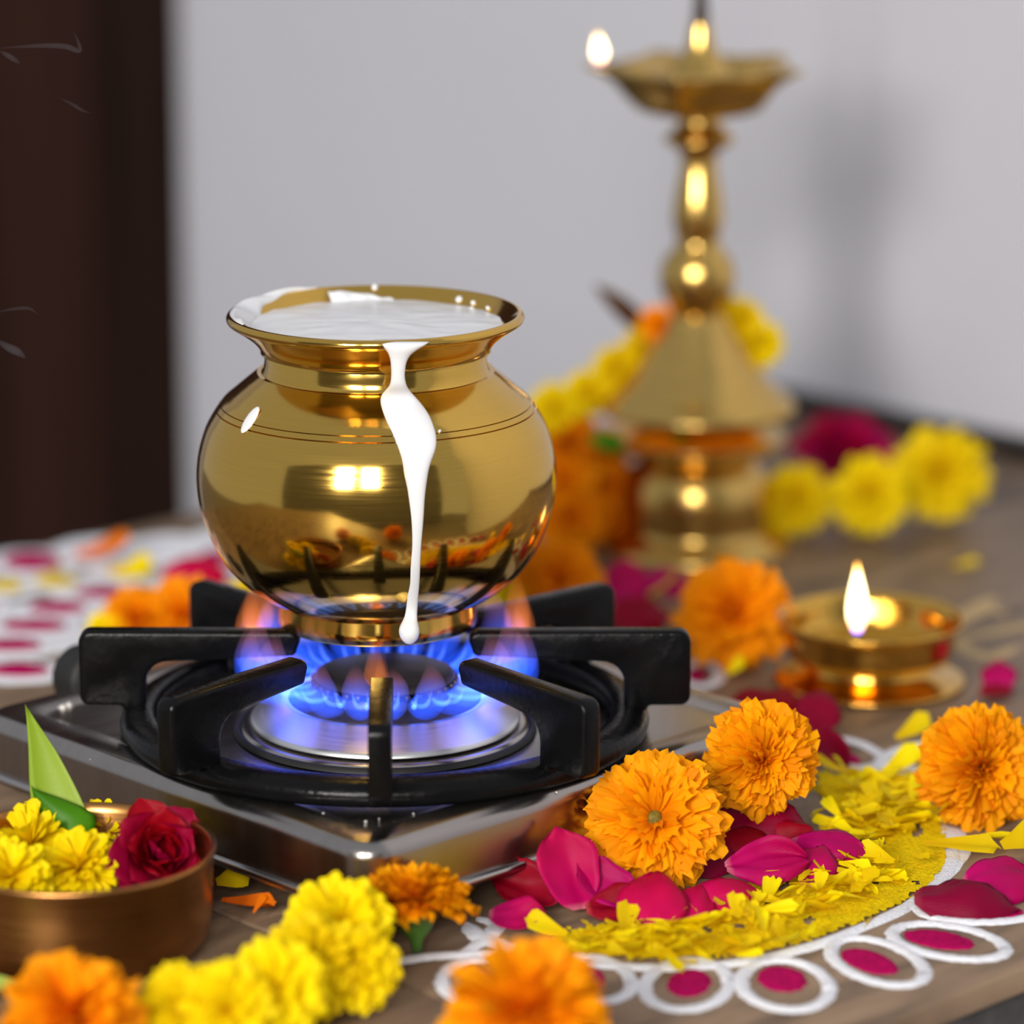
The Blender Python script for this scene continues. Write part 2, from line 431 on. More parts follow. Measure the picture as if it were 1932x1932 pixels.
link('bottom_flange', shell('bottom_flange', [(-0.004, 0.0145, 0.012), (0.0022, 0.0145, 0.0155), (0.0026, 0.0160, 0.0155), (0.0022, 0.0174, 0.0155), (-0.002, 0.0176, 0.013)], cap_bottom=True), M['steel_side'], stove)
for sx in (-1, 1):
    for sy in (-1, 1):
        link('rubber_foot', lathe('rubber_foot', [(0, 0), (0.011, 0), (0.012, 0.002), (0.010, 0.0150), (0, 0.0150)], 24), M['rubber'], stove, (sx * (hx - 0.030), sy * (hy - 0.030), 0))
# control knob on the far side of the stove
kb = lathe('control_knob', [(0, 0), (0.0125, 0), (0.0135, 0.002), (0.0125, 0.015), (0.011, 0.0165), (0, 0.0165)], 32)
ko = link('control_knob', kb, M['rubber'], stove)
kp = Pz(118, 1275, 0.036)
kl = Vector((kp.dot(A) - (a0 + a1) / 2, hy - 0.0005, 0.0390))
ko.location = kl; ko.rotation_euler = (-math.pi / 2, 0, 0)
# shallow pressed dish round the burner
bl = BC - Vector((sc_.x, sc_.y, 0))
bl = Vector((bl.dot(A), bl.dot(B), ZP - 0.0016))
link('drip_dish', lathe('drip_dish', [(0.020, 0.0035), (0.0500, 0.0030), (0.0545, 0.0032), (0.0560, 0.0028), (0.0575, 0.0012), (0.0575, -0.002)], 96), M['steel_side'], stove, bl)
link('seal_ring', lathe('seal_ring', [(0.0572, 0.0005), (0.0575, 0.0024), (0.0590, 0.0026), (0.0598, 0.0005)], 96), M['rubber'], stove, bl)
# salt grains on the plate
rng = random.Random(5)
vs, fs = [], []
gp = [(690, 1545), (740, 1517), (822, 1526), (848, 1524), (885, 1508), (610, 1530), (715, 1540), (1050, 1490), (1210, 1460), (250, 1415), (330, 1442), (400, 1490), (455, 1495), (170, 1428), (120, 1330), (130, 1326), (265, 1440), (380, 1470), (1245, 1445), (955, 1480), (560, 1520), (1150, 1470), (300, 1425), (155, 1385), (780, 1530)]
for (u, v) in gp:
    P = Pz(u, v, ZP)
    s = rng.uniform(0.0003, 0.0009)
    if u in (120, 130): s = 0.0022
    i0 = len(vs)
    for dx, dy, dz in ((1, 0, 0), (-1, 0, 0), (0, 1, 0), (0, -1, 0), (0, 0, 0.7), (0, 0, -1.0)):
        vs.append((P.x + dx * s * rng.uniform(.7, 1.3), P.y + dy * s, P.z - 0.0010 + dz * s))
    for f in ((0, 2, 4), (2, 1, 4), (1, 3, 4), (3, 0, 4), (2, 0, 5), (1, 2, 5), (3, 1, 5), (0, 3, 5)): fs.append(tuple(i0 + k for k in f))
tag(link('salt_grains', mesh('salt_grains', vs, fs), M['crumb']), 'white salt grains scattered on the steel stove plate', 'grains', kind='stuff')

# ------------------------------------------------------------------ burner
bz = ZP + 0.0014
burner = thing('burner', 'round gas burner with turned aluminium skirt and dark cap', 'burner', (BC.x, BC.y, bz))
link('skirt', sharp_by_angle(lathe('skirt', [(0.030, 0.001), (0.0525, 0.0010), (0.0532, 0.0016), (0.0528, 0.0030), (0.0515, 0.0036), (0.0412, 0.0105), (0.0398, 0.0108), (0.0380, 0.0104), (0.0375, 0.008)], 128), 50), M['alu'], burner)
link('burner_head', sharp_by_angle(lathe('burner_head', [(0.0378, 0.006), (0.0378, 0.0098), (0.0368, 0.0108), (0.0300, 0.0125), (0.0288, 0.0135), (0.0284, 0.0165), (0.020, 0.0165)], 96), 50), M['burner'], burner)
tooth = bevelled(box('port_tooth', 0.0268, 0.0290, -0.0011, 0.0011, 0.0160, 0.0186), 0.0003, 1)
for k in range(36):
    link('port_tooth', tooth, M['burner'], burner, (0, 0, 0), (0, 0, 2 * math.pi * k / 36))
link('cap', sharp_by_angle(lathe('cap', [(0, 0.0172), (0.0272, 0.0180), (0.0278, 0.0190), (0.0270, 0.0204), (0.0250, 0.0212), (0.010, 0.0222), (0, 0.0224)], 96), 60), M['burner'], burner)

# ------------------------------------------------------------------ pan support
pan = thing('pan_support', 'black enamelled pan support with eight arms around the burner', 'pan support', (BC.x, BC.y, ZP))
ring = [(0.0900, 0.0005), (0.1000, -0.0008), (0.1030, 0.0006), (0.1040, 0.0035), (0.1030, 0.0066), (0.1000, 0.0088), (0.0925, 0.0096), (0.0895, 0.0085), (0.0885, 0.0050), (0.0900, 0.0005)]
link('ring', lathe('ring', ring, 128), M['enamel'], pan)
ZT = 0.0390
def arm_profile(r_out, r_tip, bw=0.026, tip_drop=0.0085):
    pts = []
    def arc(cx, cz, r, t0, t1, n=6):
        for k in range(n + 1):
            t = math.radians(t0 + (t1 - t0) * k / n); pts.append((cx + r * math.cos(t), cz + r * math.sin(t)))
    arc(r_out - 0.004, 0.0125, 0.004, -90, 0)             # outer bottom corner (overhangs the ring)
    arc(r_out - 0.005, ZT - 0.005, 0.005, 0, 90)          # outer top corner
    h = tip_drop
    arc(r_tip + h * 0.45, ZT - h * 0.45, h * 0.45, 90, 180, 5)
    arc(r_tip + h * 0.45, ZT - h + 0.001, h * 0.3, 180, 260, 4)
    rb = r_out - bw
    arc(rb - 0.009, ZT - 0.0125 - 0.009, 0.009, 90, 0, 6)  # concave fillet under the finger
    pts.append((rb, 0.006)); pts.append((rb + 0.001, 0.004))
    pts.append((min(rb + 0.014, 0.1025), 0.004)); pts.append((min(rb + 0.016, 0.1032), 0.0085))
    return pts
arms = [(-89, 0.127, 0.062), (-50, 0.124, 0.050), (-130, 0.122, 0.048), (1, 0.120, 0.033), (179, 0.120, 0.033), (39, 0.116, 0.040), (136, 0.112, 0.040), (90, 0.112, 0.042)]
for ang, ro, rt in arms:
    me = bevelled(extrude_poly('arm', arm_profile(ro, rt), 0.0085), 0.0016, 2, 40)
    link('arm', me, M['enamel'], pan, (0, 0, 0), (0, 0, math.radians(ang)))

# ------------------------------------------------------------------ gas flames
fl = thing('gas_flame', 'ring of blue gas flames with orange tips under the pot', 'flame', (BC.x, BC.y, bz + 0.0165))
rng = random.Random(11)
NJ = 20
def tongue(pts, radii, seg=12, flat=1.0):
    P = catmull(pts, 4)
    R_ = catmull([(r, 0, 0) for r in radii], 4)
    return tube('flame_tongue', P, [max(0.0002, q.x) for q in R_], seg, flat)
for k in range(NJ):
    a = 2 * math.pi * (k + 0.30) / NJ
    side = abs(math.cos(a))
    front = math.sin(a) < -0.3
    reach = 0.043 + 0.012 * side + rng.uniform(-0.002, 0.002)
    top = 0.019 + 0.007 * side + rng.uniform(-0.002, 0.003)
    if front: top *= 0.85
    me = tongue([(0.0285, 0, 0.0002), (0.034, 0, -0.0008), (reach - 0.004, 0.0003, 0.0030), (reach, 0.0006, 0.0110), (reach - 0.001, 0, top)],
                [0.0014, 0.0040, 0.0062, 0.0058, 0.0016])
    link('flame_tongue', me, M['fl_outer'], fl, None, (0, 0, a))
    # bright curved edge of each jet
    for sgn in (-1, 1):
        me = tongue([(0.0287, 0, -0.0002), (0.0325, sgn * 0.0010, -0.0012), (reach - 0.010, sgn * 0.0026, 0.0010), (reach - 0.006, sgn * 0.0030, 0.0080)], [0.0006, 0.0010, 0.0010, 0.0002], 8)
        link('flame_core', me, M['fl_core'], fl, None, (0, 0, a))
for ang, reach, top in ((200, 0.052, 0.030), (212, 0.050, 0.027), (-18, 0.052, 0.030), (-30, 0.050, 0.027), (150, 0.052, 0.030), (34, 0.052, 0.030)):
    me = tongue([(0.0285, 0, 0.0002), (0.036, 0, 0.0), (reach - 0.003, 0, 0.006), (reach, 0, top * 0.6), (reach - 0.002, 0, top)], [0.0014, 0.0050, 0.0078, 0.0066, 0.0014])
    link('flame_tongue', me, M['fl_outer'], fl, None, (0, 0, math.radians(ang)))
for ang, reach, top, w in ((172, 0.054, 0.036, 0.0060), (158, 0.055, 0.040, 0.0065), (8, 0.055, 0.036, 0.0050), (22, 0.056, 0.040, 0.0055), (-94, 0.037, 0.026, 0.0045), (-90, 0.036, 0.022, 0.0030)):
    me = tongue([(0.032, 0, 0.004), (reach - 0.002, 0, 0.010), (reach, 0, top * 0.55), (reach - 0.001, 0, top)], [0.0006, w * 0.6, w, 0.0012])
    link('flame_tongue', me, M['fl_orange'], fl, None, (0, 0, math.radians(ang)))

# ------------------------------------------------------------------ brass pot
PY = BC.y + 0.015
PX = Py(711, 890, PY).x
POT = Vector((PX, PY, ZP + ZT))
def pr(hw, v, off=0.0):
    P = Py(711, v, PY); return (hw * mpp(P) + off, P.z - POT.z)
SHIFT = 0.0
out_px = [(224, 699), (243, 714), (272, 738), (293, 757), (294.5, 759.5), (296, 761), (300, 766.5), (301, 769), (303.5, 771), (317, 794), (328, 822), (336, 855), (339, 890), (337, 925), (331, 958), (320, 992), (305, 1024), (284, 1056), (255, 1086), (222, 1110), (196, 1124)]
def dense(seq, sub=4):
    return [(q.x, q.y) for q in catmull([(x, y, 0) for x, y in seq], sub)]
def body_profile():
    p = []
    main = [q for q in out_px]
    d_ = dense([(224, 699), (243, 714), (272, 738), (293, 757), (317, 794), (328, 822), (336, 855), (339, 890), (337, 925), (331, 958), (320, 992), (305, 1024), (284, 1056), (255, 1086), (222, 1110), (192, 1126)], 5)
    for hw, v in d_:
        r, z = pr(hw, v)
        p.append([r, z, v])
    return p
groove_v = (757.5, 768.0)
bp_ = body_profile()
prof = []
for i, (r, z, v) in enumerate(bp_):
    prof.append((r, z))
    if i + 1 < len(bp_):
        r2, z2, v2 = bp_[i + 1]
        for g in groove_v:
            if v <= g < v2:
                for dv, dr in ((-1.1, 0), (-0.4, -0.0007), (0.4, -0.0007), (1.1, 0)):
                    t = (g + dv - v) / (v2 - v)
                    prof.append((r + (r2 - r) * t + dr, z + (z2 - z) * t))
body_prof = prof
neck = [pr(205, 657), pr(208, 661), pr(209, 664), pr(210, 680), pr(212, 694), pr(216, 698.5), pr(221, 699), pr(224, 698.7)]
rim_out = [pr(*q) for q in dense([(271, 588), (277, 589.5), (281, 595), (280, 602), (274, 607), (258, 617), (240, 630), (227, 642), (219, 653), (217, 659)], 3)]
rim_in_px = [(271, 588), (262, 594), (246, 606), (228, 622), (215, 640), (208, 660), (206, 700), (235, 740)]
rim_in = [pr(*q) for q in dense(rim_in_px, 3)]
pot = thing('brass_pot', 'polished brass pot with flared rim boiling over with milk', 'pot', POT)
body_me = lathe('body', neck + body_prof + [(0.0, body_prof[-1][1])], 160)
link('body', sharp_by_angle(body_me, 40), M['brass'], pot)
rim_me = lathe('rim', rim_in[::-1] + rim_out + [pr(217.2, 661.5), pr(214, 662.5), pr(204, 662)], 160)
link('rim', sharp_by_angle(rim_me, 50), M['brass'], pot)
zr = pr(190, 1127)[1]
base_me = lathe('base_ring', [(0.0385 * 0.8, 0.002), (0.0375, 0.0), (0.0392, 0.0), (0.0396, 0.0008), (0.0393, zr * 0.5), (0.0390, zr), (0.0380, zr + 0.0008), (0.030, zr + 0.0008)], 128)
link('base_ring', sharp_by_angle(base_me, 40), M['brass'], pot)
# ray-casting surface of the pot in world space
def world_tree(meshes, off):
    V_, F_ = [], []
    for me in meshes:
        k = len(V_)
        V_ += [v.co + off for v in me.vertices]
        F_ += [tuple(k + i for i in p.vertices) for p in me.polygons]
    return BVHTree.FromPolygons(V_, F_)
pot_tree = world_tree([body_me, rim_me, base_me], POT)
def hit(u, v):
    loc, nor, idx, dist = pot_tree.ray_cast(CAM, ray(u, v).normalized())
    return loc, nor

# ------------------------------------------------------------------ milk
milk = thing('milk', 'white milk frothing over the rim of the brass pot', 'milk', POT)
ms = []
rm, zm = pr(243, 611)
for k in range(13):
    r = rm * 1.004 * k / 12
    ms.append((r, zm + 0.0016 * (1 - (k / 12) ** 2)))
me = lathe('milk_surface', ms, 96)
for v in me.vertices:
    v.co.z += 0.0006 * noise.noise(Vector((v.co.x * 90, v.co.y * 160, 0)))
link('milk_surface', me, M['milk'], milk)
def rim_point(t):                                    # 0 at the lip top, 1 at the milk level along the inner flare
    L = dense(rim_in_px[:4], 6)
    x = t * (len(L) - 1) * 0.86; i = min(int(x), len(L) - 2); f = x - i
    return pr(L[i][0] + (L[i + 1][0] - L[i][0]) * f, L[i][1] + (L[i + 1][1] - L[i][1]) * f)
def coating(az0, az1, t0f, t1f, th=0.0011, n=60, m_=10, seed=1):
    vs, fs = [], []
    for i in range(n + 1):
        s = i / n
        az = math.radians(az0 + (az1 - az0) * s)
        t0, t1 = t0f(s), t1f(s)
        for j in range(m_ + 1):
            q = j / m_
            t = t0 + (t1 - t0) * q
            r, z = rim_point(max(0.0, t))
            if t < 0: r += -t * 0.004; z -= t * t * 0.006
            e = math.sin(math.pi * q) ** 0.5 * min(1, 12 * s, 12 * (1 - s))
            h = th * e * (1 + 0.5 * math.sin(26 * s + 5 * q + seed)) + (0.00025 if 0 < q < 1 else -0.0006)
            vs.append(((r - h * 0.5) * math.cos(az), (r - h * 0.5) * math.sin(az), z + h * 0.85))
    for i in range(n):
        for j in range(m_):
            k = i * (m_ + 1) + j
            fs.append((k, k + 1, k + m_ + 2, k + m_ + 1))
    return mesh('rim_coating', vs, fs)
me = coating(117, 208, lambda s: -0.25 + 0.05 * math.sin(9 * s), lambda s: min(1.15, 0.05 + 2.4 * max(0, s - 0.02) ** 1.2 + 0.06 * math.sin(30 * s)))
link('rim_coating', me, M['milk'], milk)
me = coating(78, 113, lambda s: 1.05 - (0.75 * (s ** 0.8)) + 0.05 * math.sin(22 * s), lambda s: 1.2, 0.0008, 30, 6, 3)
link('rim_coating', me, M['milk'], milk)
# the stream running down the front
stream = [(633, 700, 818), (641, 702, 817), (650, 715, 806), (660, 728, 788), (670, 734, 774), (682, 737, 767), (700, 738, 764), (716, 738, 764), (730, 735, 768), (740, 722, 776), (752, 716, 788), (766, 718, 800), (782, 723, 811), (800, 730, 818), (818, 738, 824), (836, 746, 825), (852, 753, 822), (868, 758, 815), (884, 761, 810), (900, 763, 807), (920, 768, 804), (945, 771, 801), (975, 775, 800), (1005, 776, 797), (1040, 775, 794), (1075, 773, 793), (1100, 771, 792), (1130, 768, 789), (1150, 766, 788), (1165, 763, 787), (1175, 757, 789), (1185, 752, 792), (1196, 752, 793), (1206, 756, 789), (1213, 763, 782), (1216, 768, 777)]
def stream_mesh():
    D = []
    for v, l, r in stream:
        c = (l + r) / 2
        loc, nor = hit(c, min(v, 1212))
        D.append([depth(loc), v, l, r])
    # the stream leaves the lip and falls clear of the neck before it touches the shoulder
    dl = min(D[i][0] for i in range(0, 3))
    for q in D:
        if 645 < q[1] < 735: q[0] = min(q[0], dl + (q[1] - 645) / 90 * (0.0045))
    for q in D:
        if q[1] > 1150: q[0] = min(q[0], D[27][0] + 0.002)
    ds = [q[0] for q in D]
    for _ in range(2):
        ds = [ds[0]] + [(ds[i - 1] + 2 * ds[i] + ds[i + 1]) / 4 for i in range(1, len(ds) - 1)] + [ds[-1]]
    vs, fs = [], []
    seg = 18
    for i, (dd, v, l, r) in enumerate(D):
        dd = min(ds[i], dd + 0.001)
        hw = (r - l) / 2; c = (l + r) / 2
        s = dd / FPX
        th = min(hw * s * 0.62, 0.0032)
        if v > 1168: th = hw * s * 0.95
        ctr = CAM + ray(c, v) * dd - FWD * (th * 0.25)
        for k in range(seg):
            a = 2 * math.pi * k / seg
            vs.append(ctr + RIGHT * (hw * s * math.cos(a)) - FWD * (th * math.sin(a)) - POT)
    for i in range(len(D) - 1):
        for k in range(seg):
            k2 = (k + 1) % seg
            fs.append((i * seg + k, i * seg + k2, (i + 1) * seg + k2, (i + 1) * seg + k))
    n = len(D)
    fs.append(tuple(range(seg))); fs.append(tuple((n - 1) * seg + k for k in range(seg)))
    return fix_normals(mesh('milk_stream', vs, fs))
so = link('milk_stream', stream_mesh(), M['milk'], milk)
sm = so.modifiers.new('smooth', 'SUBSURF'); sm.levels = 1; sm.render_levels = 1
for (u, v, rx, ry) in ((707, 537, 6, 8), (866, 565, 7, 8), (893, 572, 5, 5), (921, 582, 4, 4), (890, 583, 5, 3), (829, 814, 3, 3), (472, 792, 15, 31)):  # small milk drops, last one a flat slanting white oval on the shoulder
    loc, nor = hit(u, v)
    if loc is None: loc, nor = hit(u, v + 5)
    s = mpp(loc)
    me = blob('white_blob', rx * s, ry * s, 0.0012 if rx < 10 else 0.0007, 14, 8)
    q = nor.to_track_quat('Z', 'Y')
    o = link('white_blob', me, M['milk'], milk, loc - POT)
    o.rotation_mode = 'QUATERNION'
    # keep the long side of the blob upright in the surface
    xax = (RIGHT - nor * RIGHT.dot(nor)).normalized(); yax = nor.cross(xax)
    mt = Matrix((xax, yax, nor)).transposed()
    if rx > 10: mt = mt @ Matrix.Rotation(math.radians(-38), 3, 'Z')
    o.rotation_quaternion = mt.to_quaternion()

# ------------------------------------------------------------------ flowers
def petal_mesh(name, seed, width=0.42, bend=0.25, ruffle=0.06, n=5, m_=4, cup=0.15, claw=0.22, blunt=0.93, notch=0.07):
    rng = random.Random(seed)
    vs, fs = [], []
    ph = rng.uniform(0, 6)
    for i in range(n + 1):
        x = i / n
        w = width * (claw + (1 - claw) * math.sin(min(1, x * 1.12) * math.pi / 2) ** 1.3)
        if i == n: w *= blunt
        for j in range(m_ + 1):
            y = (j / m_ - 0.5)
            zz = -bend * x * x + cup * (2 * y) ** 2 * w * x + ruffle * x * math.sin(y * 11 + ph) + rng.uniform(-.012, .012) * x
            xx = x + (rng.uniform(-notch, notch) - 0.10 * (2 * y) ** 2 if i == n else 0)
            vs.append((xx, y * w, zz))
    for i in range(n):
        for j in range(m_):
            k = i * (m_ + 1) + j
            fs.append((k, k + m_ + 1, k + m_ + 2, k + 1))
    return mesh(name, vs, fs)
PET = [petal_mesh('petal', s, width=0.30 + 0.03 * (s % 4), bend=0.10 + 0.07 * (s % 3), ruffle=0.07 + 0.015 * (s % 3), n=6, m_=5, notch=0.06) for s in range(6)]
for q in PET: q.materials.append(M['orange'])
def petal_matrices(R, n, seed, th0, th1, flat, power=0.62, jitter=1.0, lean=0.0):
    rng = random.Random(seed)
    out_ = []
    for i in range(n):
        t = (i + 0.5) / n
        th = math.radians(th0 + (th1 - th0) * t ** power + rng.uniform(-7, 7) * jitter)
        ph = i * 2.399963 + rng.uniform(-0.22, 0.22) * jitter
        L = R * math.sqrt((flat * math.cos(th)) ** 2 + math.sin(th) ** 2) * rng.uniform(0.84, 1.08)
        x = Vector((math.sin(th) * math.cos(ph), math.sin(th) * math.sin(ph), math.cos(th)))
        inward = Vector((-math.cos(th) * math.cos(ph), -math.cos(th) * math.sin(ph), math.sin(th)))
        y = inward.cross(x).normalized()
        z = x.cross(y).normalized()
        mt = Matrix((x, y, z)).transposed().to_4x4()
        tw = Matrix.Rotation(rng.uniform(-0.45, 0.45) * jitter, 4, 'X')
        wd = rng.uniform(0.85, 1.2)
        mt = Matrix.Translation(x * 0.04 * R) @ mt @ tw @ Matrix.Diagonal((L, L * wd, L, 1))
        out_.append((mt, t))
    return out_
def orient(o, axis, spin=0.0):
    o.rotation_mode = 'QUATERNION'
    o.rotation_quaternion = (Vector(axis).normalized().to_track_quat('Z', 'Y')) @ Matrix.Rotation(spin, 3, 'Z').to_quaternion()
def to_cam(P):
    return (CAM - Vector(P)).normalized()
def marigold(label, P, R, axis, seed, n=130, th0=6, th1=108, flat=0.62, open_centre=False, calyx=True, group=None, power=0.62):
    o = thing('marigold', label, 'flower', P, 0, group)
    orient(o, axis, seed)
    rng = random.Random(seed + 77)
    for mt, t in petal_matrices(R, n, seed, th0, th1, flat, power):
        p = link('petal', PET[rng.randrange(6)], None, o)
        p.matrix_local = mt
    # dark throat of curled florets, green calyx and stalk behind
    if open_centre:
        vs, fs = [], []
        link('flower_centre', blob('flower_centre', R * 0.15, R * 0.15, R * 0.20, 14, 8), M['pistil'], o, (0, 0, R * 0.10))
    if calyx:
        link('calyx', lathe('calyx', [(0, -0.85 * R), (0.09 * R, -0.84 * R), (0.12 * R, -0.62 * R), (0.30 * R, -0.42 * R), (0.34 * R, -0.18 * R), (0.2 * R, 0.05 * R), (0, 0.1 * R)], 20), M['green'], o)
    return o
def joined_flower(name, R, n, seed, mat, th0=4, th1=150, flat=0.85, width=0.34, power=0.75, grid=(4, 2), bend=0.2, ruffle=0.05, blunt=0.95, notch=0.06):
    vs, fs, uv = [], [], []
    rng = random.Random(seed)
    protos = [petal_mesh('p', seed * 10 + s, width=width * (0.9 + 0.1 * s), bend=bend, ruffle=ruffle, n=grid[0], m_=grid[1], blunt=blunt, notch=notch) for s in range(4)]
    for mt, t in petal_matrices(R, n, seed, th0, th1, flat, power, 1.2):
        pm = protos[rng.randrange(4)]
        k = len(vs)
        for v in pm.vertices:
            vs.append(mt @ v.co); uv.append(v.co.x)
        for p in pm.polygons: fs.append(tuple(k + i for i in p.vertices))
    me = mesh(name, vs, fs)
    ul = me.uv_layers.new(name='UVMap')
    for lp in me.loops: ul.data[lp.index].uv = (uv[lp.vertex_index], 0)
    me.materials.append(mat)
    for pm in protos: bpy.data.meshes.remove(pm)
    return me
ORJ = [joined_flower('orange_head', 1.0, 270, s, M['orange_j'], width=0.28, ruffle=0.08, grid=(4, 3), power=0.6, bend=0.15) for s in (21, 22)]
YEJ = [joined_flower('yellow_head', 1.0, 380, s, M['yellow_j'], th0=2, th1=165, flat=0.95, width=0.22, bend=0.25, ruffle=0.04, grid=(4, 2), power=0.52, blunt=1.05, notch=0.03) for s in (31, 32)]
YEK = [joined_flower('yellow_head', 1.0, 420, s, M['yellow_j'], th0=2, th1=165, flat=0.95, width=0.24, bend=0.20, ruffle=0.05, grid=(4, 3), power=0.52, blunt=1.05, notch=0.03) for s in (61, 62)]
def soft_flower(name, label, kind, P, R, axis, seed, group=None, calyx=False):
    o = thing(name, label, 'flower', P, 0, group); orient(o, axis, seed)
    h = link('petals', (ORJ if kind == 'o' else YEK if kind == 'k' else YEJ)[seed % 2], None, o, None, None, (R, R, R)); h['kind'] = 'stuff'
    if calyx:
        link('calyx', lathe('calyx', [(0, -1.05 * R), (0.10 * R, -1.04 * R), (0.13 * R, -0.8 * R), (0.30 * R, -0.6 * R), (0.34 * R, -0.3 * R), (0.2 * R, 0)], 20), M['green'], o)
    return o
def at(u, v, z, rpx):
    P = Pz(u, v, z); return P, rpx * mpp(P)

def Pb(u, v, b):                                     # point on the pixel's ray at stove depth coordinate b
    r = ray(u, v); return CAM + r * (b / r.dot(B))
def on_ground(u, v, rpx, k=0.92):                    # ball of rpx resting on the counter
    z = 0.02
    for _ in range(6):
        P = Pz(u, v, z); R = rpx * mpp(P); z = R * k
    return P, R
# sharp marigolds
P = Pb(1235, 1548, 0.9415); R = 129 * mpp(P)
marigold('orange marigold with an open green centre standing against the stove front', P, R, to_cam(P) + Vector((-0.05, 0, 0.16)), 3, 215, 15, 110, 0.50, True, calyx=False, power=0.6)
P = Pb(1437, 1434, 0.9430); R = 108 * mpp(P)
marigold('orange marigold leaning on the crimson petals at the stove corner', P, R, to_cam(P) + Vector((0.36, 0, -0.20)), 8, 200, 3, 110, 0.55, calyx=False)
P, R = on_ground(1848, 1450, 116, 0.92)
marigold('orange marigold resting on the white rangoli beyond the yellow petals', P, R, to_cam(P) + Vector((0.45, 0, -0.05)), 14, 200, 3, 112, 0.60)
P, R = at(782, 1706, 0.0195, 108)
marigold('small orange marigold tipped up to show its green calyx beside the steel stove corner', P, R, Vector((-0.05, 0.16, 0.95)), 19, 150, 8, 92, 0.66)
# soft (out of focus) marigolds
for (lab, u, v, k, rp, ax, sd) in (
        ('large orange marigold lying on the rangoli between two white loops', 995, 1918, 0.98, 160, (0.0, -0.35, 1), 2),
        ('orange marigold in front of the bronze bowl', 138, 1920, 0.98, 134, (0, -0.4, 1), 5),
        ('orange marigold touching the small lit oil lamp', 1384, 1158, 1.0, 106, (0.12, -1, 0.35), 4),
        ('orange marigold behind the pan support arm near the brass pot', 1052, 1098, 0.95, 82, (0, -1, 0.4), 7),
        ('orange marigold behind the stove beside the white rangoli', 262, 1172, 0.9, 68, (0.2, -0.8, 0.8), 6),
        ('orange marigold squeezed behind the tall black arm of the pan support', 352, 1160, 0.9, 76, (-0.2, -0.8, 0.6), 9)):
    P, R = on_ground(u, v, rp, k)
    soft_flower('marigold', lab, 'o', P, R, ax, sd)
P, R = on_ground(480, 1142, 62)
soft_flower('yellow_chrysanthemum', 'yellow chrysanthemum behind the stove, half hidden by the brass pot', 'y', P, R, (0, -1, 0.5), 3)
P, R = on_ground(968, 1120, 55)
soft_flower('yellow_chrysanthemum', 'yellow chrysanthemum between the brass pot and an orange marigold', 'y', P, R, (0, -1, 0.5), 4)
P, R = on_ground(205, 1198, 46)
soft_flower('yellow_chrysanthemum', 'small yellow chrysanthemum at the edge of the white rangoli behind the stove', 'y', P, R, (0, -0.8, 0.8), 5)

def garland(label, items, cat='garland'):
    pts = [q[0] for q in items]
    base = Vector((pts[0].x, pts[0].y, 0))
    g = thing('flower_garland', label, cat, base)
    rng = random.Random(len(items))
    for P, R, kind in items:
        ax = Vector((rng.uniform(-.5, .5), -1 + rng.uniform(-.3, .3), rng.uniform(0.2, 1.0))).normalized()
        f = link('flower', (ORJ if kind == 'o' else YEK if kind == 'k' else YEJ)[rng.randrange(2)], None, g, P - base, None, (R, R, R))
        orient(f, ax, rng.uniform(0, 6))
    link('thread', tube('thread', [p - base for p in pts], [0.0006] * len(pts), 6), M['cream'], g)
    return g
# yellow garland in the foreground
it = []
for (u, v, _z, rp) in ((640, 1752, 0.020, 100), (590, 1822, 0.0185, 96), (668, 1828, 0.016, 84), (520, 1868, 0.0175, 98), (430, 1905, 0.0165, 92), (345, 1905, 0.016, 88)):
    P, R = on_ground(u, v, rp, 1.12); it.append((P, R, 'k'))
garland('garland of yellow chrysanthemums lying in front of the stove', it)

# ------------------------------------------------------------------ tall brass lamp
LB = Pz(1310, 1030, 0)
def lp(hw, v):
    P = Py(1310 + (1030 - v) * 0.012, v, LB.y); return (hw * mpp(P), P.z)
lamp = thing('standing_oil_lamp', 'tall brass standing oil lamp with turned stem and spouted top dish', 'oil lamp', LB)
def lpd(seq, sub=3): return [lp(*q) for q in dense(seq, sub)]
link('base', lathe('base', [(0, 0)] + lpd([(176, 1031), (181, 1026), (172, 1012), (146, 998), (138, 985), (140, 960), (142, 930), (136, 900), (124, 880), (112, 868)]) + [(0, lp(0, 868)[1])], 80), M['brass_lamp'], lamp)
link('lower_tray', lathe('lower_tray', [(0, lp(0, 870)[1])] + lpd([(108, 868), (116, 858), (150, 840), (168, 826), (170, 818), (158, 820), (120, 835)]) + [(0, lp(0, 838)[1])], 80), M['brass_lamp'], lamp)
link('cone', lathe('cone', [(0, lp(0, 842)[1]), lp(70, 838), lp(78, 812), lp(120, 785)] + lpd([(182, 772), (188, 764), (178, 751), (154, 732), (128, 706), (104, 676), (84, 646), (68, 620), (58, 602), (52, 590)]) + [(0, lp(0, 588)[1])], 80), M['brass_lamp'], lamp)
link('stem', lathe('stem', [(0, lp(0, 596)[1])] + lpd([(46, 594), (58, 572), (69, 545), (72, 518), (66, 492), (50, 472), (42, 460), (41, 448), (46, 428), (49, 404), (45, 370), (38, 335), (34, 308), (36, 290), (52, 276), (66, 266), (67, 258), (52, 246), (42, 234), (40, 222), (46, 208), (62, 200)]) + [(0, lp(0, 200)[1])], 64), M['brass_lamp'], lamp)
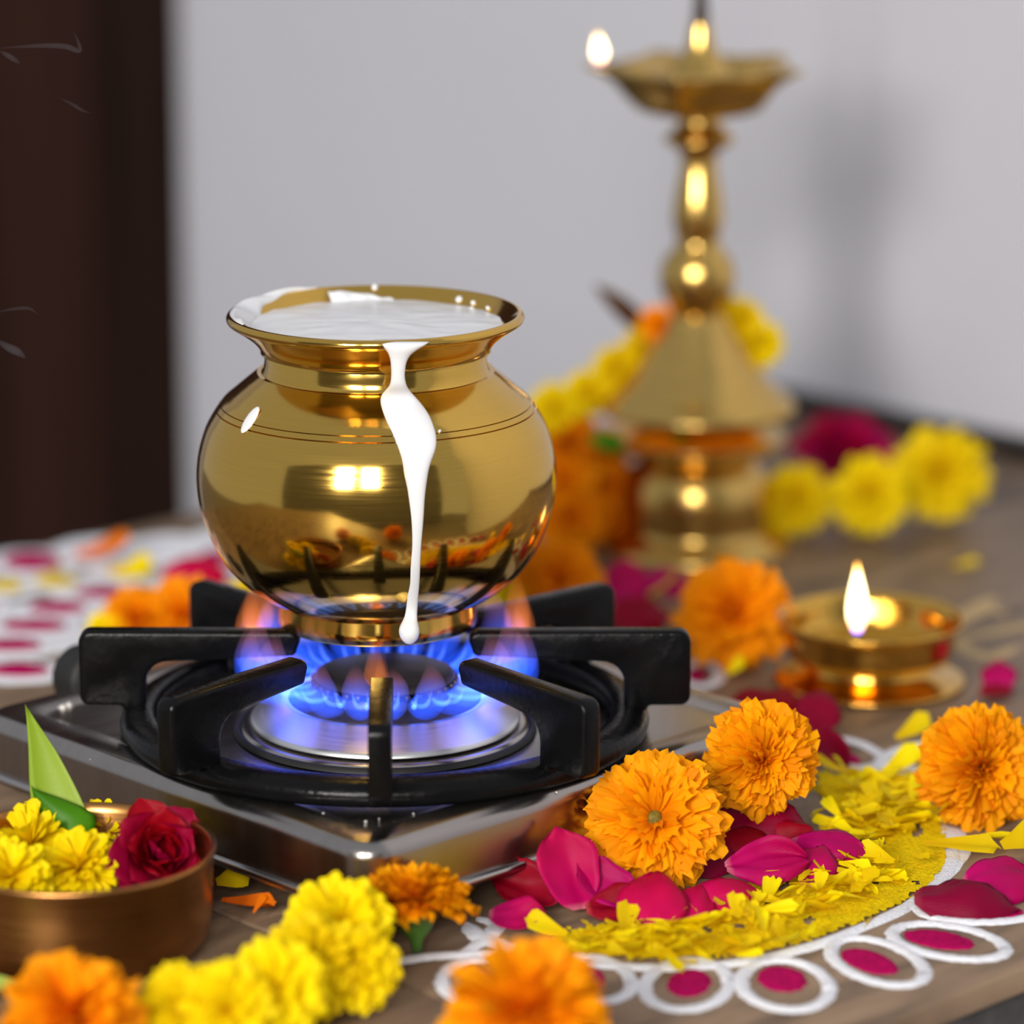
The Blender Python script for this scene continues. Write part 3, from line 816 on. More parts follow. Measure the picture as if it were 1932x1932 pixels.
# spouted top dish: radius swells into five spouts
def dish():
    seg = 120
    L = [(40, 214), (100, 212), (128, 204), (142, 184), (154, 160), (170, 140), (186, 127), (180, 123), (162, 140), (136, 164), (70, 170), (0, 172)]
    vs, fs = [], []
    for i, (hw, v) in enumerate(L):
        for k in range(seg):
            t = 2 * math.pi * k / seg
            r, z = lp(hw, v)
            w = max(0, hw - 130) / 54.0
            tt = (t - math.pi * 1.02) * 5 / 2
            s = max(0, math.cos(tt)) if math.cos(tt) > 0 else 0
            s = abs(math.cos(tt)) ** 8
            r *= 0.93 + 0.26 * s * w
            z += 0.0012 * s * w
            vs.append((r * math.cos(t), r * math.sin(t), z))
    for i in range(len(L) - 1):
        for k in range(seg):
            k2 = (k + 1) % seg
            fs.append((i * seg + k, i * seg + k2, (i + 1) * seg + k2, (i + 1) * seg + k))
    return fix_normals(mesh('top_dish', vs, fs))
link('top_dish', dish(), M['brass_lamp'], lamp)
link('oil', lathe('oil', [(0, lp(0, 150)[1]), (lp(138, 150)[0], lp(0, 150)[1])], 64), M['oil'], lamp)
link('centre_cone', lathe('centre_cone', lpd([(74, 172), (60, 138), (44, 118), (30, 92), (24, 70), (20, 48), (16, 40)]) + [(0, lp(0, 40)[1])], 48), M['brass_lamp'], lamp)
link('finial', lathe('finial', lpd([(17, 44), (15, 20), (12, -20), (18, -40), (22, -60), (12, -90), (4, -120)]) + [(0, lp(0, -121)[1])], 32), M['finial'], lamp)
sp = Py(1134, 112, LB.y) - LB
link('wick', tube('wick', [Vector((-lp(120, 146)[0], 0, lp(0, 144)[1])), sp + Vector((0.002, 0, -0.002)), sp + Vector((0, 0, 0.001))], [0.0012, 0.0011, 0.0008], 8), M['wick'], lamp)
def flame_mesh(h, r, lean=0.0):
    prof_ = [(0.0, 0.30), (0.10, 0.66), (0.22, 0.94), (0.34, 1.0), (0.50, 0.86), (0.66, 0.62), (0.80, 0.38), (0.92, 0.17), (1.0, 0.02)]
    return tube('flame', [(lean * t * t * h, 0, t * h) for t, _ in prof_], [max(0.00015, q * r) for _, q in prof_], 16)
link('flame', flame_mesh(0.0135, 0.0030, -0.1), M['fl_lamp'], lamp, sp + Vector((-0.0005, 0, -0.001)))
rng = random.Random(3)

# flowers and leaves offered on the lower tray of the lamp
def leaf_mesh(name, L, W, fold=0.15, curl=0.15, n=10, m_=6):
    vs, fs = [], []
    for i in range(n + 1):
        x = i / n
        w = W * (math.sin(math.pi * min(1, x * 0.97 + 0.03)) ** 0.8) * (1 - 0.35 * x)
        for j in range(m_ + 1):
            y = j / m_ - 0.5
            vs.append((x * L, y * w, fold * abs(2 * y) * w - curl * L * x * x))
    for i in range(n):
        for j in range(m_):
            k = i * (m_ + 1) + j
            fs.append((k, k + m_ + 1, k + m_ + 2, k + 1))
    return mesh(name, vs, fs)
def frame_q(xdir, ndir):
    x = Vector(xdir).normalized(); n = Vector(ndir); n = (n - x * n.dot(x)).normalized()
    return Matrix((x, n.cross(x), n)).transposed().to_quaternion()
def place(o, xdir, ndir):
    o.rotation_mode = 'QUATERNION'; o.rotation_quaternion = frame_q(xdir, ndir); return o
tray_r, tray_z = lp(112, 832)[0], lp(0, 829)[1]
LBG = joined_flower('tray_flower', 1.0, 60, 51, M['orange_j'])
for k, (ang, rr) in enumerate(((-100, 13), (-72, 12), (-128, 11), (-44, 14), (-155, 10))):
    t = math.radians(ang); R = rr * 0.001
    o = thing('orange_blossom', 'small orange blossom laid on the lower tray of the tall brass lamp', 'flower', LB + Vector((math.cos(t) * tray_r * 1.0, math.sin(t) * tray_r * 1.0, tray_z + R * 0.30)), 0, 'blossoms on the lamp tray')
    orient(o, (math.cos(t) * 0.5, math.sin(t) * 0.5, 1), k)
    h = link('petals', LBG, None, o, None, None, (R, R, R * 0.5)); h['kind'] = 'stuff'
def tray_leaf(lab, u, v, y, xdir, nd, L, W, mat):
    o = link('green_leaf', leaf_mesh('green_leaf', L, W), mat, None, Py(u, v, y))
    place(o, xdir, nd); return tag(o, lab, 'leaf')
tray_leaf('dark green leaf hanging over the left of the lamp tray beside the orange garland', 1180, 842, LB.y - 0.040, (-0.8, -0.2, 0.25), (0, -1, 0.5), 0.020, 0.012, M['leaf_dark'])
tray_leaf('narrow green leaf among the blossoms on the lamp tray', 1262, 800, LB.y - 0.034, (0.5, 0, -0.5), (0, -1, 0.4), 0.014, 0.006, M['leaf_dark'])
tray_leaf('olive green leaf leaning on the lamp cone above the blossoms', 1335, 800, LB.y - 0.034, (0.8, 0.1, 0.5), (0, -1, 0.4), 0.016, 0.006, M['leaf_dark'])
tray_leaf('dry brown leaf sticking up behind the lamp cone', 1222, 628, LB.y + 0.010, (-0.75, 0, 0.75), (0.3, -1, 0.3), 0.036, 0.013, M['leaf_dry'])

# garland draped over the lamp
it = []
dy = 0.012
for (u, v, rp, k, y) in ((1238, 610, 34, 'o', 0.004), (1215, 655, 42, 'y', 0.008), (1165, 697, 46, 'y', 0.006), (1110, 742, 46, 'y', 0.0), (1048, 775, 52, 'y', -0.004), (1072, 835, 62, 'o', -0.006), (1062, 905, 64, 'o', -0.010), (1075, 975, 68, 'o', -0.014), (1150, 985, 60, 'o', 0.004), (1150, 915, 56, 'o', 0.006), (1135, 850, 50, 'o', 0.006)):
    P = Py(u, v, LB.y + y); it.append((P, rp * mpp(P), k))
garland('orange and yellow garland hanging from the tall lamp down to the counter', it)
it = []
for (u, v, rp, y) in ((1398, 605, 44, 0.012), (1432, 648, 46, 0.014)):
    P = Py(u, v, LB.y + y); it.append((P, rp * mpp(P), 'y'))
garland('short pair of yellow chrysanthemums tucked behind the lamp cone', it)
it = []
for (u, v, rp) in ((1500, 942, 66), (1640, 932, 74), (1775, 892, 88)):
    P, R = on_ground(u, v, rp, 1.12); it.append((P, R, 'y'))
garland('thick yellow garland lying on the counter right beside the tall lamp', it)

# ------------------------------------------------------------------ small lit lamp
DC = Pz(1640, 1290, 0)
dm = mpp(DC)
diya = thing('small_oil_lamp', 'small brass oil lamp with a lit wick on a saucer foot', 'oil lamp', DC)
link('saucer_foot', lathe('saucer_foot', [(0, 0.0005), (0.036, 0.0), (0.0415, 0.0016), (0.0428, 0.0028), (0.0415, 0.0034), (0.0360, 0.0036), (0.0290, 0.0060), (0.0262, 0.0095), (0.0268, 0.0115), (0, 0.0115)], 96), M['brass_diya'], diya)
bowl_p = [(0, 0.0110), (0.0270, 0.0110), (0.0325, 0.0118), (0.0358, 0.0140), (0.0374, 0.0175), (0.0384, 0.0240), (0.0394, 0.0275), (0.0418, 0.0296), (0.0424, 0.0306), (0.0418, 0.0312), (0.0404, 0.0305), (0.0390, 0.0285), (0.0376, 0.0240), (0.0366, 0.0180), (0.0340, 0.0152), (0.0300, 0.0140), (0, 0.0138)]
link('bowl', lathe('bowl', bowl_p, 96), M['brass_diya'], diya)
link('oil', lathe('oil', [(0, 0.0172), (0.0362, 0.0172)], 64), M['oil'], diya)
fp = Py(1617, 1192, DC.y) - DC
link('wick', tube('wick', [(0.012, 0.004, 0.0172), (fp.x + 0.004, 0.001, 0.0180), (fp.x, 0, 0.0195), (fp.x, 0, fp.z + 0.003)], [0.0014, 0.0013, 0.0011, 0.0007], 8), M['wick'], diya)
link('flame', flame_mesh(0.0315, 0.0043, -0.02), M['fl_lamp'], diya, fp + Vector((0, 0, 0.0)))

# ------------------------------------------------------------------ bronze bowl with flowers
BO = Pz(148, 1782, 0)
bowl = thing('bronze_bowl', 'brown bronze bowl holding yellow flowers, a leaf and a red rose', 'bowl', BO)
bpf = [(0, 0.0012), (0.030, 0.0012), (0.0400, 0.0), (0.0440, 0.0006), (0.0470, 0.004), (0.0484, 0.012), (0.0488, 0.024), (0.0494, 0.033), (0.0504, 0.0358), (0.0506, 0.0370), (0.0496, 0.0376), (0.0484, 0.0368), (0.0474, 0.034), (0.0466, 0.024), (0.0462, 0.012), (0.0445, 0.006), (0.040, 0.0038), (0, 0.0036)]
link('bowl_body', lathe('bowl_body', bpf, 128), M['bronze'], bowl)
for k, (u, v, rp) in enumerate(((60, 1600, 88), (150, 1640, 78), (192, 1572, 62), (20, 1660, 80), (95, 1560, 66), (-60, 1620, 90))):
    P = Pz(u, v, 0.0245 if k != 1 else 0.023); R = rp * mpp(P)
    soft_flower('yellow_chrysanthemum', ('large yellow chrysanthemum head in the bowl touching the dark leaf fold', 'yellow chrysanthemum head in the bowl below the leaf and beside the rose', 'yellow chrysanthemum head in the bowl next to the cream bud', 'yellow chrysanthemum head pressed against the near wall of the bowl', 'yellow chrysanthemum head in the bowl behind the standing leaf', 'yellow chrysanthemum head in the bowl on the side away from the rose')[k], 'k', P, R, (0.1 * (k - 2), -0.5, 1), k, 'yellow heads in the bronze bowl')
# folded leaf
lf = thing('folded_leaf', 'pale green leaf with a dark folded base standing in the bowl', 'leaf', Pz(125, 1590, 0.026))
def px_leaf(name, outline, y, mat, bulge, root):
    """leaf surface spanned between left and right outlines given in rows of photo pixels"""
    vs, fs = [], []
    m_ = 8
    for i, (v, l, r) in enumerate(outline):
        for j in range(m_ + 1):
            q = j / m_
            P = Py(l + (r - l) * q, v + (q * 8), y)
            P.y += bulge * (1 - (2 * q - 1) ** 2) * (r - l) / 150.0 + 0.00008 * (1590 - v)
            vs.append(P - root)
    for i in range(len(outline) - 1):
        for j in range(m_):
            k = i * (m_ + 1) + j
            fs.append((k, k + m_ + 1, k + m_ + 2, k + 1))
    me = mesh(name, vs, fs)
    o = link(name, me, mat, lf)
    s_ = o.modifiers.new('thick', 'SOLIDIFY'); s_.thickness = 0.0004
    return o
ly = lf.location.y
px_leaf('leaf_blade', [(1357, 36, 40), (1380, 40, 58), (1405, 43, 78), (1430, 46, 98), (1455, 48, 115), (1480, 50, 131), (1505, 53, 146), (1530, 58, 160), (1555, 70, 166), (1570, 90, 160)], ly + 0.001, M['leaf_pale'], 0.004, lf.location)
px_leaf('folded_base', [(1494, 54, 62), (1508, 58, 110), (1522, 62, 150), (1536, 70, 176), (1550, 80, 180), (1565, 92, 178), (1580, 104, 168), (1592, 116, 150), (1598, 126, 138)], ly - 0.002, M['leaf_dark'], -0.004, lf.location)
# rose
def rose_petal(seed, L, W, cup=0.35, curl=0.25, ruffle=0.03, n=12, m_=11, roll=0.0):
    rng = random.Random(seed)
    ph = rng.uniform(0, 6); ph2 = rng.uniform(0, 6)
    vs, fs = [], []
    for i in range(n + 1):
        x = i / n
        w = max(0.04, math.sin(math.pi * (0.025 + 0.965 * x) ** 1.15)) ** 0.52 * (0.93 + 0.07 * math.sin(9 * x + ph))
        for j in range(m_ + 1):
            y = 2 * j / m_ - 1
            z = cup * (0.5 * (x - 0.45) ** 2 * L + 0.55 * (y * w) ** 2 * W / 2)
            if x > 0.6: z -= curl * (x - 0.6) ** 2 * L * 1.6
            z += ruffle * L * (0.4 + x) * (math.sin(4.2 * y + ph) * 0.5 + math.sin(7 * x + ph2) * 0.25) * abs(y) ** 0.6
            z += roll * L * abs(y) ** 3 * x + 0.07 * L * noise.noise(Vector((2.2 * x + seed * 3.1, 2.2 * y * w, seed))) + 0.05 * L * noise.noise(Vector((5 * x, 5 * y * w + seed, 1))) * (abs(y) * 0.6 + 0.4 * x)
            xx = x * L * (1 - 0.06 * y * y)
            vs.append((xx - L / 2, y * w * W / 2, z))
    for i in range(n):
        for j in range(m_):
            k = i * (m_ + 1) + j
            fs.append((k, k + m_ + 1, k + m_ + 2, k + 1))
    return mesh('rose_petal', vs, fs)
def rose(label, P, R, axis, seed, n=20):
    o = thing('rose', label, 'flower', P); orient(o, axis, seed)
    rng = random.Random(seed)
    for i in range(n):
        t = (i + 0.5) / n
        ph = i * 2.399963
        th = math.radians(8 + 74 * t ** 1.1)                # opening angle
        L = R * (0.75 + 0.35 * t)
        me = rose_petal(seed * 50 + i, L, L * 1.15, 0.9 - 0.5 * t, 0.8 * t, 0.05)
        for v in me.vertices: v.co.x += L / 2
        x = Vector((math.sin(th) * math.cos(ph), math.sin(th) * math.sin(ph), math.cos(th)))
        inward = Vector((-math.cos(th) * math.cos(ph), -math.cos(th) * math.sin(ph), math.sin(th)))
        p = link('petal', me, M['rose'], o, Vector((math.cos(ph), math.sin(ph), 0)) * R * (0.10 + 0.16 * t) + Vector((0, 0, -R * 0.35)))
        p.rotation_mode = 'QUATERNION'; p.rotation_quaternion = frame_q(x, inward)
    return o
P, R = at(306, 1610, 0.0285, 90)
rose('dark red rose lying in the bronze bowl against its rim', P, R, (0.30, -0.75, 0.55), 4, 22)
P, R = at(235, 1592, 0.028, 26)
soft_flower('cream_bud', 'small cream coloured bud between the yellow flowers and the rose', 'y', P, R * 0.9, (0, -0.4, 1), 3)
bpy.data.objects[-1 if False else 'cream_bud'].children[0].data = joined_flower('bud_head', 1.0, 40, 71, M['cream'])
P, R = at(1598, 846, 0.016, 84)
rose('magenta rose lying behind the yellow garland by the wall', P, R, (0.1, -0.5, 0.8), 6, 18)
for p in bpy.data.objects['rose.001'].children: p.data.materials[0] = M['magenta']

# ------------------------------------------------------------------ rangoli (coloured powder drawn on the counter)
rg = random.Random(17)
def strip(name, pts, width, mat, parent, closed=False, h=0.0011, sub=5, taper=False, z=0.0):
    P = [Vector(p) for p in pts]
    if closed:
        C_ = catmull(P[-1:] + P + P[:2], sub)[sub:-sub]
    else:
        C_ = catmull(P, sub)
    n = len(C_)
    prof_ = [(-1, 0.0), (-0.72, 0.62), (-0.25, 1.0), (0.25, 1.0), (0.72, 0.62), (1, 0.0)]
    vs, fs = [], []
    for i in range(n):
        if closed: t = C_[(i + 1) % n] - C_[i - 1]
        else: t = C_[min(i + 1, n - 1)] - C_[max(i - 1, 0)]
        t.z = 0; t.normalize()
        s = Vector((-t.y, t.x, 0))
        w = width / 2 * (1 + 0.10 * rg.uniform(-1, 1))
        if taper: w *= max(0.15, math.sin(math.pi * (i + 0.5) / n) ** 0.5)
        for q, hh in prof_:
            j = rg.uniform(-0.12, 0.12) if abs(q) == 1 else 0
            vs.append(C_[i] + s * (w * (q + j)) + Vector((0, 0, z + h * hh * rg.uniform(0.8, 1.15) + 0.00008)))
    k = len(prof_)
    for i in range(n if closed else n - 1):
        i2 = (i + 1) % n
        for j in range(k - 1):
            fs.append((i * k + j, i2 * k + j, i2 * k + j + 1, i * k + j + 1))
    return link(name, mesh(name, vs, fs), mat, parent)
def patch(name, pts, mat, parent, h=0.0007, z=0.0, rough=0.25):
    """filled powder spot from an outline of ground points"""
    P = [Vector(p) for p in pts]
    C_ = catmull(P[-1:] + P + P[:2], 4)[4:-4]
    c = sum(C_, Vector()) / len(C_)
    n = len(C_)
    vs, fs = [c + Vector((0, 0, z + h))], []
    rings = (0.35, 0.7, 0.92, 1.0)
    for ri, q in enumerate(rings):
        for p in C_:
            jj = 1 + rg.uniform(-rough, rough) * (0.25 if q == 1 else 0.1)
            vs.append(c + (p - c) * q * jj + Vector((0, 0, z + (h * rg.uniform(0.7, 1.1) if q < 1 else 0.00008))))
    for k in range(n):
        k2 = (k + 1) % n
        fs.append((0, 1 + k, 1 + k2))
        for ri in range(len(rings) - 1):
            o0 = 1 + ri * n; o1 = o0 + n
            fs.append((o0 + k, o1 + k, o1 + k2, o0 + k2))
    return link(name, mesh(name, vs, fs), mat, parent)
def ell(cu, cv, hu, hv, rot=0, n=14, point=0.0):
    out_ = []
    for k in range(n):
        t = 2 * math.pi * k / n
        x, y = math.cos(t), math.sin(t)
        x2 = hu * x * math.cos(rot) - hv * y * math.sin(rot)
        y2 = hu * x * math.sin(rot) + hv * y * math.cos(rot)
        out_.append(Pz(cu + x2, cv + y2, 0))
    return out_
rang = thing('rangoli', 'white, yellow and magenta powder rangoli drawn beside the stove front', 'rangoli')
arc_px = [(742, 1818), (800, 1808), (880, 1802), (960, 1800), (1040, 1806), (1140, 1822), (1240, 1828), (1340, 1824), (1440, 1810), (1540, 1784), (1630, 1750), (1710, 1712), (1765, 1672), (1795, 1632), (1800, 1590)]
strip('powder_outline', [Pz(u, v) for u, v in arc_px], 0.0062, M['white_powder'], rang, h=0.0014)
strip('powder_outline', [Pz(u, v) for u, v in ((880, 1745), (905, 1765), (950, 1785), (1010, 1800))], 0.010, M['white_powder'], rang, h=0.0010, taper=True)
strip('powder_outline', [Pz(u, v) for u, v in ((862, 1805), (920, 1770), (935, 1745), (900, 1735))], 0.007, M['white_powder'], rang, h=0.0010, taper=True)
loops = [  # centre, half sizes, tilt, magenta spot centre/half sizes
    (900, 1852, 66, 40, 0.0, (890, 1838, 30, 18)),
    (1112, 1848, 80, 42, 0.15, (1112, 1848, 30, 22)),
    (1296, 1860, 80, 46, -0.10, (1300, 1856, 42, 26)),
    (1482, 1860, 84, 46, 0.12, (1475, 1848, 48, 24)),
    (1656, 1816, 92, 38, 0.28, (1640, 1815, 56, 20)),
    (1790, 1778, 108, 30, 0.15, (1772, 1774, 68, 16)),
    (1850, 1712, 118, 30, 0.0, (1880, 1722, 50, 12)),
    (1722, 1432, 66, 24, -0.22, (1725, 1434, 34, 12)),
    (1610, 1425, 62, 24, 0.30, (1600, 1430, 26, 8)),
    (1322, 1274, 36, 22, 0.0, (1315, 1274, 18, 12))]
for (cu, cv, hu, hv, rot, sp_) in loops:
    lo = strip('powder_loop', ell(cu, cv, hu, hv, rot), 0.0056, M['white_powder'], rang, True, h=0.0013)
    patch('powder_spot', ell(*sp_, rot=rot, n=10), M['magenta_powder'], lo, h=0.0007)
patch('powder_fill', [Pz(u, v) for u, v in ((1740, 1450), (1700, 1470), (1640, 1462), (1600, 1448), (1680, 1440))], M['white_powder'], rang, h=0.0006)
patch('powder_fill', [Pz(u, v) for u, v in ((1770, 1560), (1820, 1570), (1830, 1610), (1800, 1650), (1760, 1670), (1770, 1610))], M['white_powder'], rang, h=0.0007)
ypoly = [(1012, 1792), (1045, 1770), (1100, 1752), (1200, 1735), (1330, 1705), (1420, 1670), (1490, 1625), (1545, 1575), (1580, 1535), (1545, 1500), (1545, 1460), (1600, 1448), (1680, 1452), (1740, 1480), (1768, 1530), (1785, 1590), (1785, 1635), (1750, 1675), (1690, 1712), (1610, 1748), (1520, 1780), (1430, 1802), (1320, 1815), (1200, 1815), (1090, 1804)]
def inside(u, v, poly):
    c = False
    for i in range(len(poly)):
        (x1, y1), (x2, y2) = poly[i], poly[i - 1]
        if (y1 > v) != (y2 > v) and u < (x2 - x1) * (v - y1) / (y2 - y1) + x1: c = not c
    return c
vs, fs, idx = [], [], {}
du, dv = 7, 3.5
def gv(i, j):
    if (i, j) not in idx:
        u, v = 1000 + i * du, 1440 + j * dv
        P = Pz(u, v, 0)
        P.z = 0.0006 + 0.0012 * max(0, noise.noise(P * 90)) + 0.0005 * rg.random()
        P.x += rg.uniform(-.0004, .0004); P.y += rg.uniform(-.0004, .0004)
        idx[(i, j)] = len(vs); vs.append(P)
    return idx[(i, j)]
for i in range(120):
    for j in range(110):
        if inside(1000 + (i + .5) * du + rg.uniform(-5, 5), 1440 + (j + .5) * dv + rg.uniform(-3, 3), ypoly):
            if noise.noise(Vector(((i * du) * 0.02, (j * dv) * 0.05, 3))) > 0.42: continue
            fs.append((gv(i, j), gv(i, j + 1), gv(i + 1, j + 1), gv(i + 1, j)))
o = link('yellow_powder', mesh('yellow_powder', vs, fs), M['yellow_powder'], rang); o['kind'] = 'stuff'

# rangoli behind the stove on the left
rl = thing('rangoli', 'dense white rangoli with magenta spots behind the stove beside the door', 'rangoli')
cells = [(60, 1062, 95, 26, 'm'), (200, 1042, 110, 30, 'n'), (325, 1035, 90, 28, 'n'), (440, 1015, 70, 26, 'n'), (105, 1098, 70, 18, 'y'), (250, 1080, 80, 20, 'y'), (370, 1085, 90, 26, 'n'), (10, 1108, 60, 18, 'y'), (195, 1122, 90, 17, 'm'), (110, 1150, 95, 18, 'm'), (65, 1184, 105, 18, 'm'), (20, 1221, 100, 18, 'm'), (35, 1268, 100, 20, 'm'), (320, 1120, 70, 18, 'n'), (225, 1155, 70, 16, 'n'), (-60, 1150, 90, 20, 'm'), (160, 1215, 90, 16, 'n'), (130, 1010 + 42, 40, 10, 'n'), (410, 1055, 60, 18, 'm'), (520, 1035, 70, 22, 'n'), (-90, 1250, 90, 20, 'm')]
for (u, v, hu, hv, k) in cells:
    lo = strip('powder_loop', ell(u, v, hu * 0.78, hv * 0.78, 0, 12), 0.0125, M['white_powder'], rl, True, h=0.0011, sub=3)
    if k == 'n':
        patch('powder_spot', ell(u, v, hu * 0.55, hv * 0.55, 0, 10), M['white_powder'], lo, h=0.0010)
    else:
        patch('powder_spot', ell(u, v, hu * 0.60, hv * 0.62, 0, 10), M['magenta_powder' if k == 'm' else 'yellow_powder'], lo, h=0.0021)

# tan chalk motif on the far right of the counter
tm = thing('chalk_motif', 'tan painted leaf motif on the counter beside the small lit lamp', 'motif')
for pts, w in (([(1780, 1190), (1830, 1158), (1872, 1128)], 0.012), ([(1790, 1212), (1860, 1195), (1932, 1182), (2010, 1178)], 0.008), ([(1805, 1205), (1825, 1228), (1870, 1238), (1915, 1222)], 0.010), ([(1840, 1165), (1870, 1150), (1900, 1162)], 0.006)):
    strip('chalk_stroke', [Pz(u, v) for u, v in pts], w, M['tan_powder'], tm, taper=True, h=0.0005)

# ------------------------------------------------------------------ loose petals
def loose_rose(label, u, v, z, wpx, lpx, heading, tilt, roll_, cup, curl, ruffle, mat, seed, group=None):
    """heading: direction of the petal's length on the counter (deg), tilt: tip raised, roll_: sideways lean"""
    P = Pz(u, v, z); s = mpp(P)
    me = rose_petal(seed, lpx * s, wpx * s, cup, curl, ruffle)
    o = link('rose_petal', me, M[mat], None, P)
    o.rotation_euler = (math.radians(roll_), -math.radians(tilt), math.radians(heading))
    md = o.modifiers.new('thick', 'SOLIDIFY'); md.thickness = 0.00035
    return tag(o, label, 'petal', group)
G1 = 'rose petals heaped around the marigolds at the stove front'
LM = {5: 'wide magenta rose petal right below the marigold with the open green centre', 6: 'domed magenta rose petal with its edge against the yellow shreds', 9: 'ruffled magenta rose petal lying between the crimson petals and the domed one', 10: 'arched magenta rose petal hanging over the bare patch beside the yellow powder', 11: 'small magenta rose petal tucked under the arched one', 13: 'small magenta rose petal between the wide one and the domed one'}
LC = {7: 'broad crimson rose petal directly under the marigold at the stove corner', 8: 'dark crimson rose petal above the ruffled magenta one', 12: 'crimson rose petal below the pale folded magenta one', 14: 'crimson rose petal half under the marigold with the open green centre', 15: 'narrow crimson rose petal beside the arched magenta one', 27: 'crimson rose petal buried at the bottom between both leaning marigolds'}
loose_rose('large magenta rose petal standing upright against the steel stove side', 1068, 1640, 0.0150, 130, 165, 118, 58, -10, 1.0, 0.5, 0.03, 'magenta', 1)
loose_rose('magenta rose petal with a pale fold lying on the upright petal', 1140, 1672, 0.0095, 100, 135, 150, 30, -30, 0.9, 0.4, 0.05, 'magenta', 2)
loose_rose('curled crimson rose petal nearest the steel stove side', 995, 1682, 0.0070, 105, 140, 165, 8, -38, 1.2, 0.2, 0.03, 'crimson', 3)
loose_rose('magenta rose petal with a tiny yellow shred on the white powder', 978, 1732, 0.0042, 90, 110, -8, 4, 26, 0.9, 0.2, 0.06, 'magenta', 4)
for (u, v, z, w, l, hd, tl, ro, cu, cr, rf, mt, sd) in (
        (1232, 1692, 0.0100, 140, 160, 82, 40, 4, -0.6, 0.5, 0.08, 'magenta', 5),
        (1372, 1674, 0.0085, 110, 150, 12, 4, 34, -1.5, 0.2, 0.02, 'magenta', 6),
        (1450, 1630, 0.0095, 100, 165, 8, 5, 38, 0.5, 0.5, 0.16, 'magenta', 9),
        (1562, 1588, 0.0120, 90, 155, -22, 2, 40, -1.3, 0.3, 0.06, 'magenta', 10),
        (1540, 1625, 0.0085, 90, 115, 70, 34, 10, -0.9, 0.3, 0.05, 'magenta', 11),
        (1300, 1698, 0.0065, 100, 120, 60, 28, 10, -0.8, 0.3, 0.05, 'magenta', 13)):
    loose_rose(LM[sd], u, v, z, w, l, hd, tl, ro, cu, cr, rf, mt, sd, 'magenta ' + G1)
for (u, v, z, w, l, hd, tl, ro, cu, cr, rf, mt, sd) in (
        (1435, 1540, 0.0150, 130, 175, -6, 2, 40, -0.6, 0.4, 0.05, 'crimson', 7),
        (1405, 1592, 0.0090, 110, 150, 6, 3, 36, -0.5, 0.4, 0.07, 'crimson', 8),
        (1170, 1712, 0.0050, 90, 130, 8, 5, 30, 0.8, 0.3, 0.05, 'crimson', 12),
        (1345, 1608, 0.0080, 110, 120, 40, 20, 30, -0.5, 0.3, 0.05, 'crimson', 14),
        (1490, 1585, 0.0080, 90, 120, -20, 5, 34, 0.6, 0.3, 0.07, 'crimson', 15),
        (1410, 1560, 0.0060, 110, 140, 20, 5, 30, 0.6, 0.3, 0.07, 'crimson', 27)):
    loose_rose(LC[sd], u, v, z, w, l, hd, tl, ro, cu, cr, rf, mt, sd, 'crimson ' + G1)
loose_rose('large crimson rose petal draped over the white outline and loops', 1825, 1682, 0.0090, 150, 200, -4, 2, 22, -1.0, 0.3, 0.06, 'crimson', 16)
loose_rose('flat magenta rose petal behind the large crimson petal at the rangoli edge', 1895, 1652, 0.0080, 130, 160, 10, 4, 24, -0.3, 0.3, 0.05, 'magenta', 17)
loose_rose('long crimson rose petal lying flat by the far stove corner', 1452, 1320, 0.0130, 100, 160, -12, 0, 26, -0.5, 0.3, 0.05, 'crimson', 18)
loose_rose('broad crimson rose petal leaning in front of the small lit lamp', 1540, 1340, 0.0130, 100, 115, 75, 44, 0, -0.5, 0.5, 0.05, 'crimson', 19)
loose_rose('drooping crimson rose petal with a pale edge at the stove corner', 1565, 1415, 0.0070, 70, 110, -48, -22, 26, 0.7, 0.3, 0.05, 'crimson', 20)
loose_rose('small magenta rose petal alone on the bare counter beyond the lamp', 1884, 1272, 0.0075, 75, 80, 80, 45, 0, -0.6, 0.4, 0.04, 'magenta', 21)
loose_rose('small dull red rose petal lying under the lone magenta one', 1880, 1305, 0.0030, 60, 70, 10, 4, 10, 0.4, 0.3, 0.04, 'crimson', 22)
loose_rose('magenta rose petal upright behind the right arm of the pan support', 1180, 1098, 0.0130, 100, 100, 88, 62, 0, -0.6, 0.3, 0.04, 'magenta', 23)
loose_rose('crimson rose petal lying before the upright magenta one behind the pan support', 1205, 1158, 0.0100, 100, 130, 10, 6, 42, -0.6, 0.3, 0.04, 'crimson', 24)
loose_rose('dark magenta rose petal at the foot of the tall lamp', 1262, 1093, 0.0080, 80, 95, 0, 3, 35, -0.6, 0.3, 0.04, 'magenta', 25)
loose_rose('magenta rose petal lying on the white rangoli behind the stove', 368, 1076, 0.0100, 110, 130, 8, 6, 38, -0.9, 0.3, 0.03, 'magenta', 26)

# yellow and orange petals lying about
YP = [petal_mesh('yellow_petal', 100 + s, width=0.24 + 0.10 * s, bend=0.22 - 0.14 * s, ruffle=0.05, n=6, m_=4, cup=0.18, claw=0.25, blunt=0.62, notch=0.03) for s in range(4)]
for q in YP: q.materials.append(M['yellow_p'])
def loose_petal(name, label, u, v, z, lpx, heading, tilt, roll_, k, group=None, mat=None, wid=1.0):
    P = Pz(u, v, z); s = mpp(P) * lpx
    me = YP[k]
    if mat:
        me = YP[k].copy(); me.materials.clear(); me.materials.append(M[mat])
    o = link(name, me, None, None, P)
    o.scale = (s, s * wid, s)
    o.rotation_euler = (math.radians(roll_), -math.radians(tilt), math.radians(heading))
    return tag(o, label, 'petal', group)
rg = random.Random(41)
cnt = 0
band = [(1080, 1775), (1200, 1770), (1320, 1755), (1440, 1720), (1540, 1680), (1610, 1650), (1660, 1620)]
